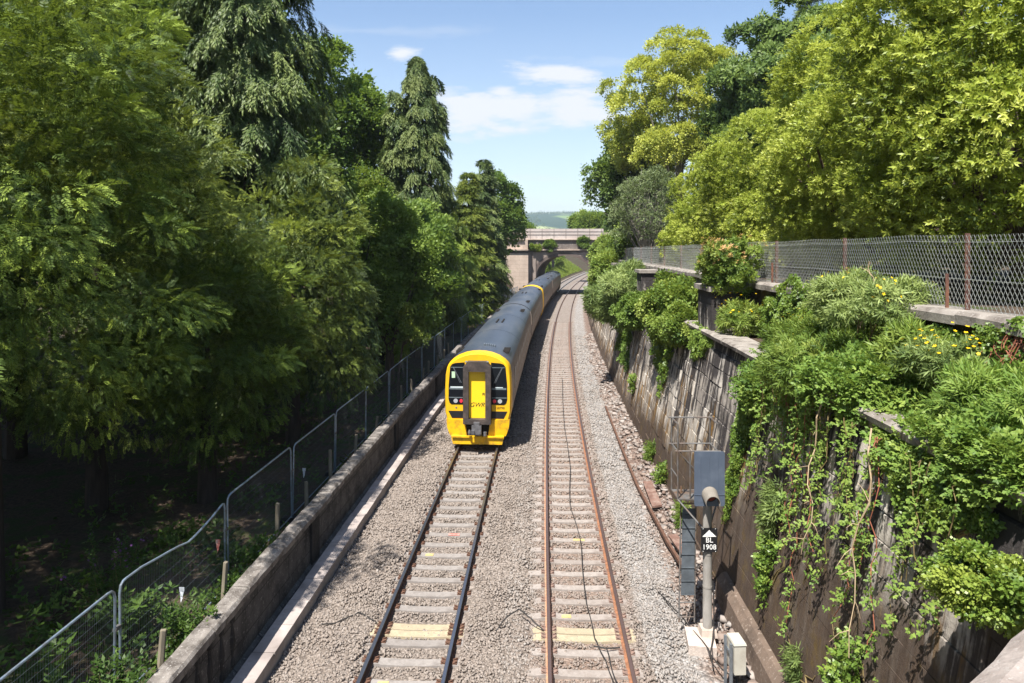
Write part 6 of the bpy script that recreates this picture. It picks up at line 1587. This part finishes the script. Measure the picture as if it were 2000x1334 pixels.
herb('leafy_plant', 'broad leafy plant in the shade behind the bent fence panel', 'plant', 12.2, -8.4, .9, .5, 16, 'horse', .26, 'under', 156)

# ------------------------------------------------------------------ far hills
def hills():
    mb = MB(); A = [math.radians(-75 + 150 * i / 120) for i in range(121)]; Rr = [700, 1000, 1300, 1500, 1700, 1900, 2100, 2300, 2500, 2700, 2900, 3050, 3200, 3350, 3500, 3800, 4300]
    vs = []
    for r in Rr:
        for a in A:
            x, y = r * math.sin(a), r * math.cos(a)
            h = sm(r, 1000, 3100) * (136 + 12 * math.sin(a * 9 + .8) + 6 * math.sin(a * 23)) + (sm(r, 1300, 1600) * (1 - sm(r, 1700, 2100))) * 10 * math.sin(a * 14 + 2) - 32 * (1 - sm(r, 700, 1500)) - sm(r, 3200, 4300) * 60
            vs.append((x, y, h))
    n = len(A); mb.add(vs, [(j * n + i, j * n + i + 1, (j + 1) * n + i + 1, (j + 1) * n + i) for j in range(len(Rr) - 1) for i in range(n - 1)])
    m, nt, out = new_mat('far_hill')
    v = coords(nt, 'Object')
    f = noise(nt, nd(nt, 'ShaderNodeMapping', {'Vector': v, 'Scale': (1, .35, 1)}).outputs[0], .0042, 3, .5); g = noise(nt, v, .03, 5, .7)
    vo = nd(nt, 'ShaderNodeTexVoronoi', {'Vector': v, 'Scale': .0035}); fc = nd(nt, 'ShaderNodeSeparateColor', {0: vo.outputs['Color']}).outputs[0]
    field = ramp(nt, fc, [(0, (.12, .19, .05)), (.5, (.22, .27, .09)), (1, (.32, .34, .15))])
    wood = ramp(nt, g, [(.3, (.012, .03, .016)), (.7, (.03, .06, .026))])
    c = mix(nt, ramp(nt, f, [(.50, (1, 1, 1)), (.56, (0, 0, 0))]), field, wood)
    principled(nt, out, c, .95, 0, .1)
    return mb.build('hills', m, smooth=True)
tag(hills(), 'far blue green hills with fields and woods beyond the bridge', 'hills', kind='structure')
def hill_woods():
    rg = np.random.default_rng(160); n = 12000
    a = np.radians(rg.uniform(-20, 20, n)); r = np.where(rg.uniform(0, 1, n) < .6, rg.normal(3000, 130, n), rg.normal(2000, 260, n))
    z = []
    for ai, ri in zip(a, r):
        z.append(sm(ri, 1000, 3100) * (136 + 12 * math.sin(ai * 9 + .8) + 6 * math.sin(ai * 23)) - 2)
    keep = (np.sin(a * 60) + np.sin(a * 37 + r * .004) > -.1) | (np.abs(r - 3000) < 160)
    pos = np.stack([r * np.sin(a), r * np.cos(a), np.array(z) + rg.uniform(0, 6, n)], -1)[keep]; m = len(pos)
    return leaf_mesh('hill_woods', [inst(TP['broad'], pos, rdir(rg, m), np.tile([0, 0, 1.0], (m, 1)), rg.uniform(7, 12, m), rg.uniform(.1, .6, m), rg)], M['broad_dark'])
tag(link('hill_woods', hill_woods()), 'dark far off woods along the crest of the hills', 'woods', kind='stuff')

HAZE = 2.0e-4
mb = MB(); mb.hexa([(-5000, -70, -60), (5000, -70, -60), (5000, 6900, -60), (-5000, 6900, -60)], [(-5000, -70, 185), (5000, -70, 185), (5000, 6900, 185), (-5000, 6900, 185)])
hm, nt, out = new_mat('haze'); pv = nd(nt, 'ShaderNodeVolumePrincipled', {'Color': (.72, .84, .95, 1), 'Density': HAZE, 'Anisotropy': .2}); nt.links.new(pv.outputs[0], out.inputs['Volume'])
hz = mb.build('haze', hm); tag(hz, 'thin summer haze softening the far hills', 'haze', kind='stuff')
# ------------------------------------------------------------------ sky, sun, camera
SUNDIR = Vector((.27, .46, -1.0)).normalized()
w = bpy.data.worlds.new('World'); S.world = w; w.use_nodes = True; nt = w.node_tree; nt.nodes.clear()
wo = nt.nodes.new('ShaderNodeOutputWorld'); bg = nt.nodes.new('ShaderNodeBackground'); nt.links.new(bg.outputs[0], wo.inputs[0])
sky = nt.nodes.new('ShaderNodeTexSky'); sky.sky_type = 'NISHITA'; sky.sun_disc = False
sky.sun_elevation = math.asin(-SUNDIR.z); sky.sun_rotation = math.atan2(-SUNDIR.x, -SUNDIR.y)
sky.altitude = 50; sky.air_density = 1.0; sky.dust_density = .6; sky.ozone_density = 1.6
tc = nt.nodes.new('ShaderNodeTexCoord'); sp = nd(nt, 'ShaderNodeSeparateXYZ', {0: tc.outputs['Generated']})
yy = math_(nt, 'MAXIMUM', sp.outputs[1], .001)
u = math_(nt, 'DIVIDE', sp.outputs[0], yy); v = math_(nt, 'DIVIDE', sp.outputs[2], yy)
cv = nd(nt, 'ShaderNodeCombineXYZ', {0: u, 1: math_(nt, 'MULTIPLY', v, 2.2), 2: 0.0})
n1 = noise(nt, nd(nt, 'ShaderNodeMapping', {'Vector': cv.outputs[0], 'Scale': (.7, 1.15, 1)}).outputs[0], 9.0, 9, .66); n2 = noise(nt, cv.outputs[0], 2.6, 5, .6)
tot = None
for (px, py, a, b, st) in ((783, 104, 36, 17, 1.0), (1062, 147, 100, 26, 1.1), (980, 180, 46, 18, 1.0), (950, 215, 150, 52, 1.3), (1120, 215, 110, 60, 1.1), (1010, 225, 110, 34, .9), (900, 272, 40, 12, .5), (1060, 348, 120, 14, .5), (1290, 120, 300, 16, .25), (700, 60, 300, 14, .2), (1000, 400, 300, 30, .45), (420, 150, 90, 30, .7), (1750, 80, 120, 40, .7)):
    du = math_(nt, 'DIVIDE', math_(nt, 'SUBTRACT', u, (px - 1000) / 1340), a / 1340); dv = math_(nt, 'DIVIDE', math_(nt, 'SUBTRACT', v, (483 - py) / 1340), b / 1340)
    e = math_(nt, 'SUBTRACT', 1.0, math_(nt, 'SQRT', math_(nt, 'ADD', math_(nt, 'MULTIPLY', du, du), math_(nt, 'MULTIPLY', dv, dv))))
    e = math_(nt, 'ADD', math_(nt, 'MULTIPLY', e, .8), math_(nt, 'MULTIPLY', math_(nt, 'SUBTRACT', n1, .5), 2.7))
    e = math_(nt, 'MULTIPLY', nd(nt, 'ShaderNodeMapRange', {'Value': e, 'From Min': -.2, 'From Max': .66}, interpolation_type='SMOOTHSTEP').outputs[0], st, True)
    tot = e if tot is None else math_(nt, 'MAXIMUM', tot, e)
SKY_STR = .088
veil = math_(nt, 'MULTIPLY', nd(nt, 'ShaderNodeMapRange', {'Value': v, 'From Min': .34, 'From Max': .0}).outputs[0], .42)
veil = math_(nt, 'MULTIPLY', veil, math_(nt, 'ADD', .6, math_(nt, 'MULTIPLY', n2, .8)))
tot = math_(nt, 'MAXIMUM', math_(nt, 'MULTIPLY', tot, .95), veil)
col = mix(nt, tot, sky.outputs[0], (.415 / SKY_STR, .425 / SKY_STR, .44 / SKY_STR))
nt.links.new(col, bg.inputs[0]); bg.inputs[1].default_value = SKY_STR

sun = bpy.data.lights.new('sun', 'SUN'); sun.energy = 4.9; sun.angle = math.radians(.5); sun.color = (1.0, .95, .88)
so = bpy.data.objects.new('sun', sun); COL.objects.link(so); so.rotation_euler = SUNDIR.to_track_quat('-Z', 'Y').to_euler(); so.location = (0, 0, 60)

cam = bpy.data.cameras.new('camera'); cam.sensor_width = 36; cam.lens = 36 * 1340 / 2000; cam.shift_y = -(667 - 483) / 2000; cam.clip_start = .1; cam.clip_end = 20000
co = bpy.data.objects.new('camera', cam); COL.objects.link(co); co.location = (0, 0, CAMZ); co.rotation_euler = (PI / 2, 0, 0); S.camera = co

S.render.engine = 'CYCLES'
cy_ = S.cycles
cy_.max_bounces = 6; cy_.diffuse_bounces = 3; cy_.glossy_bounces = 2; cy_.transmission_bounces = 3; cy_.transparent_max_bounces = 4
cy_.use_denoising = True; cy_.sample_clamp_indirect = 6
try: cy_.denoiser = 'OPENIMAGEDENOISE'
except Exception: pass
S.view_settings.view_transform = 'Standard'; S.view_settings.look = 'None'; S.view_settings.exposure = 1.2; S.view_settings.gamma = 1
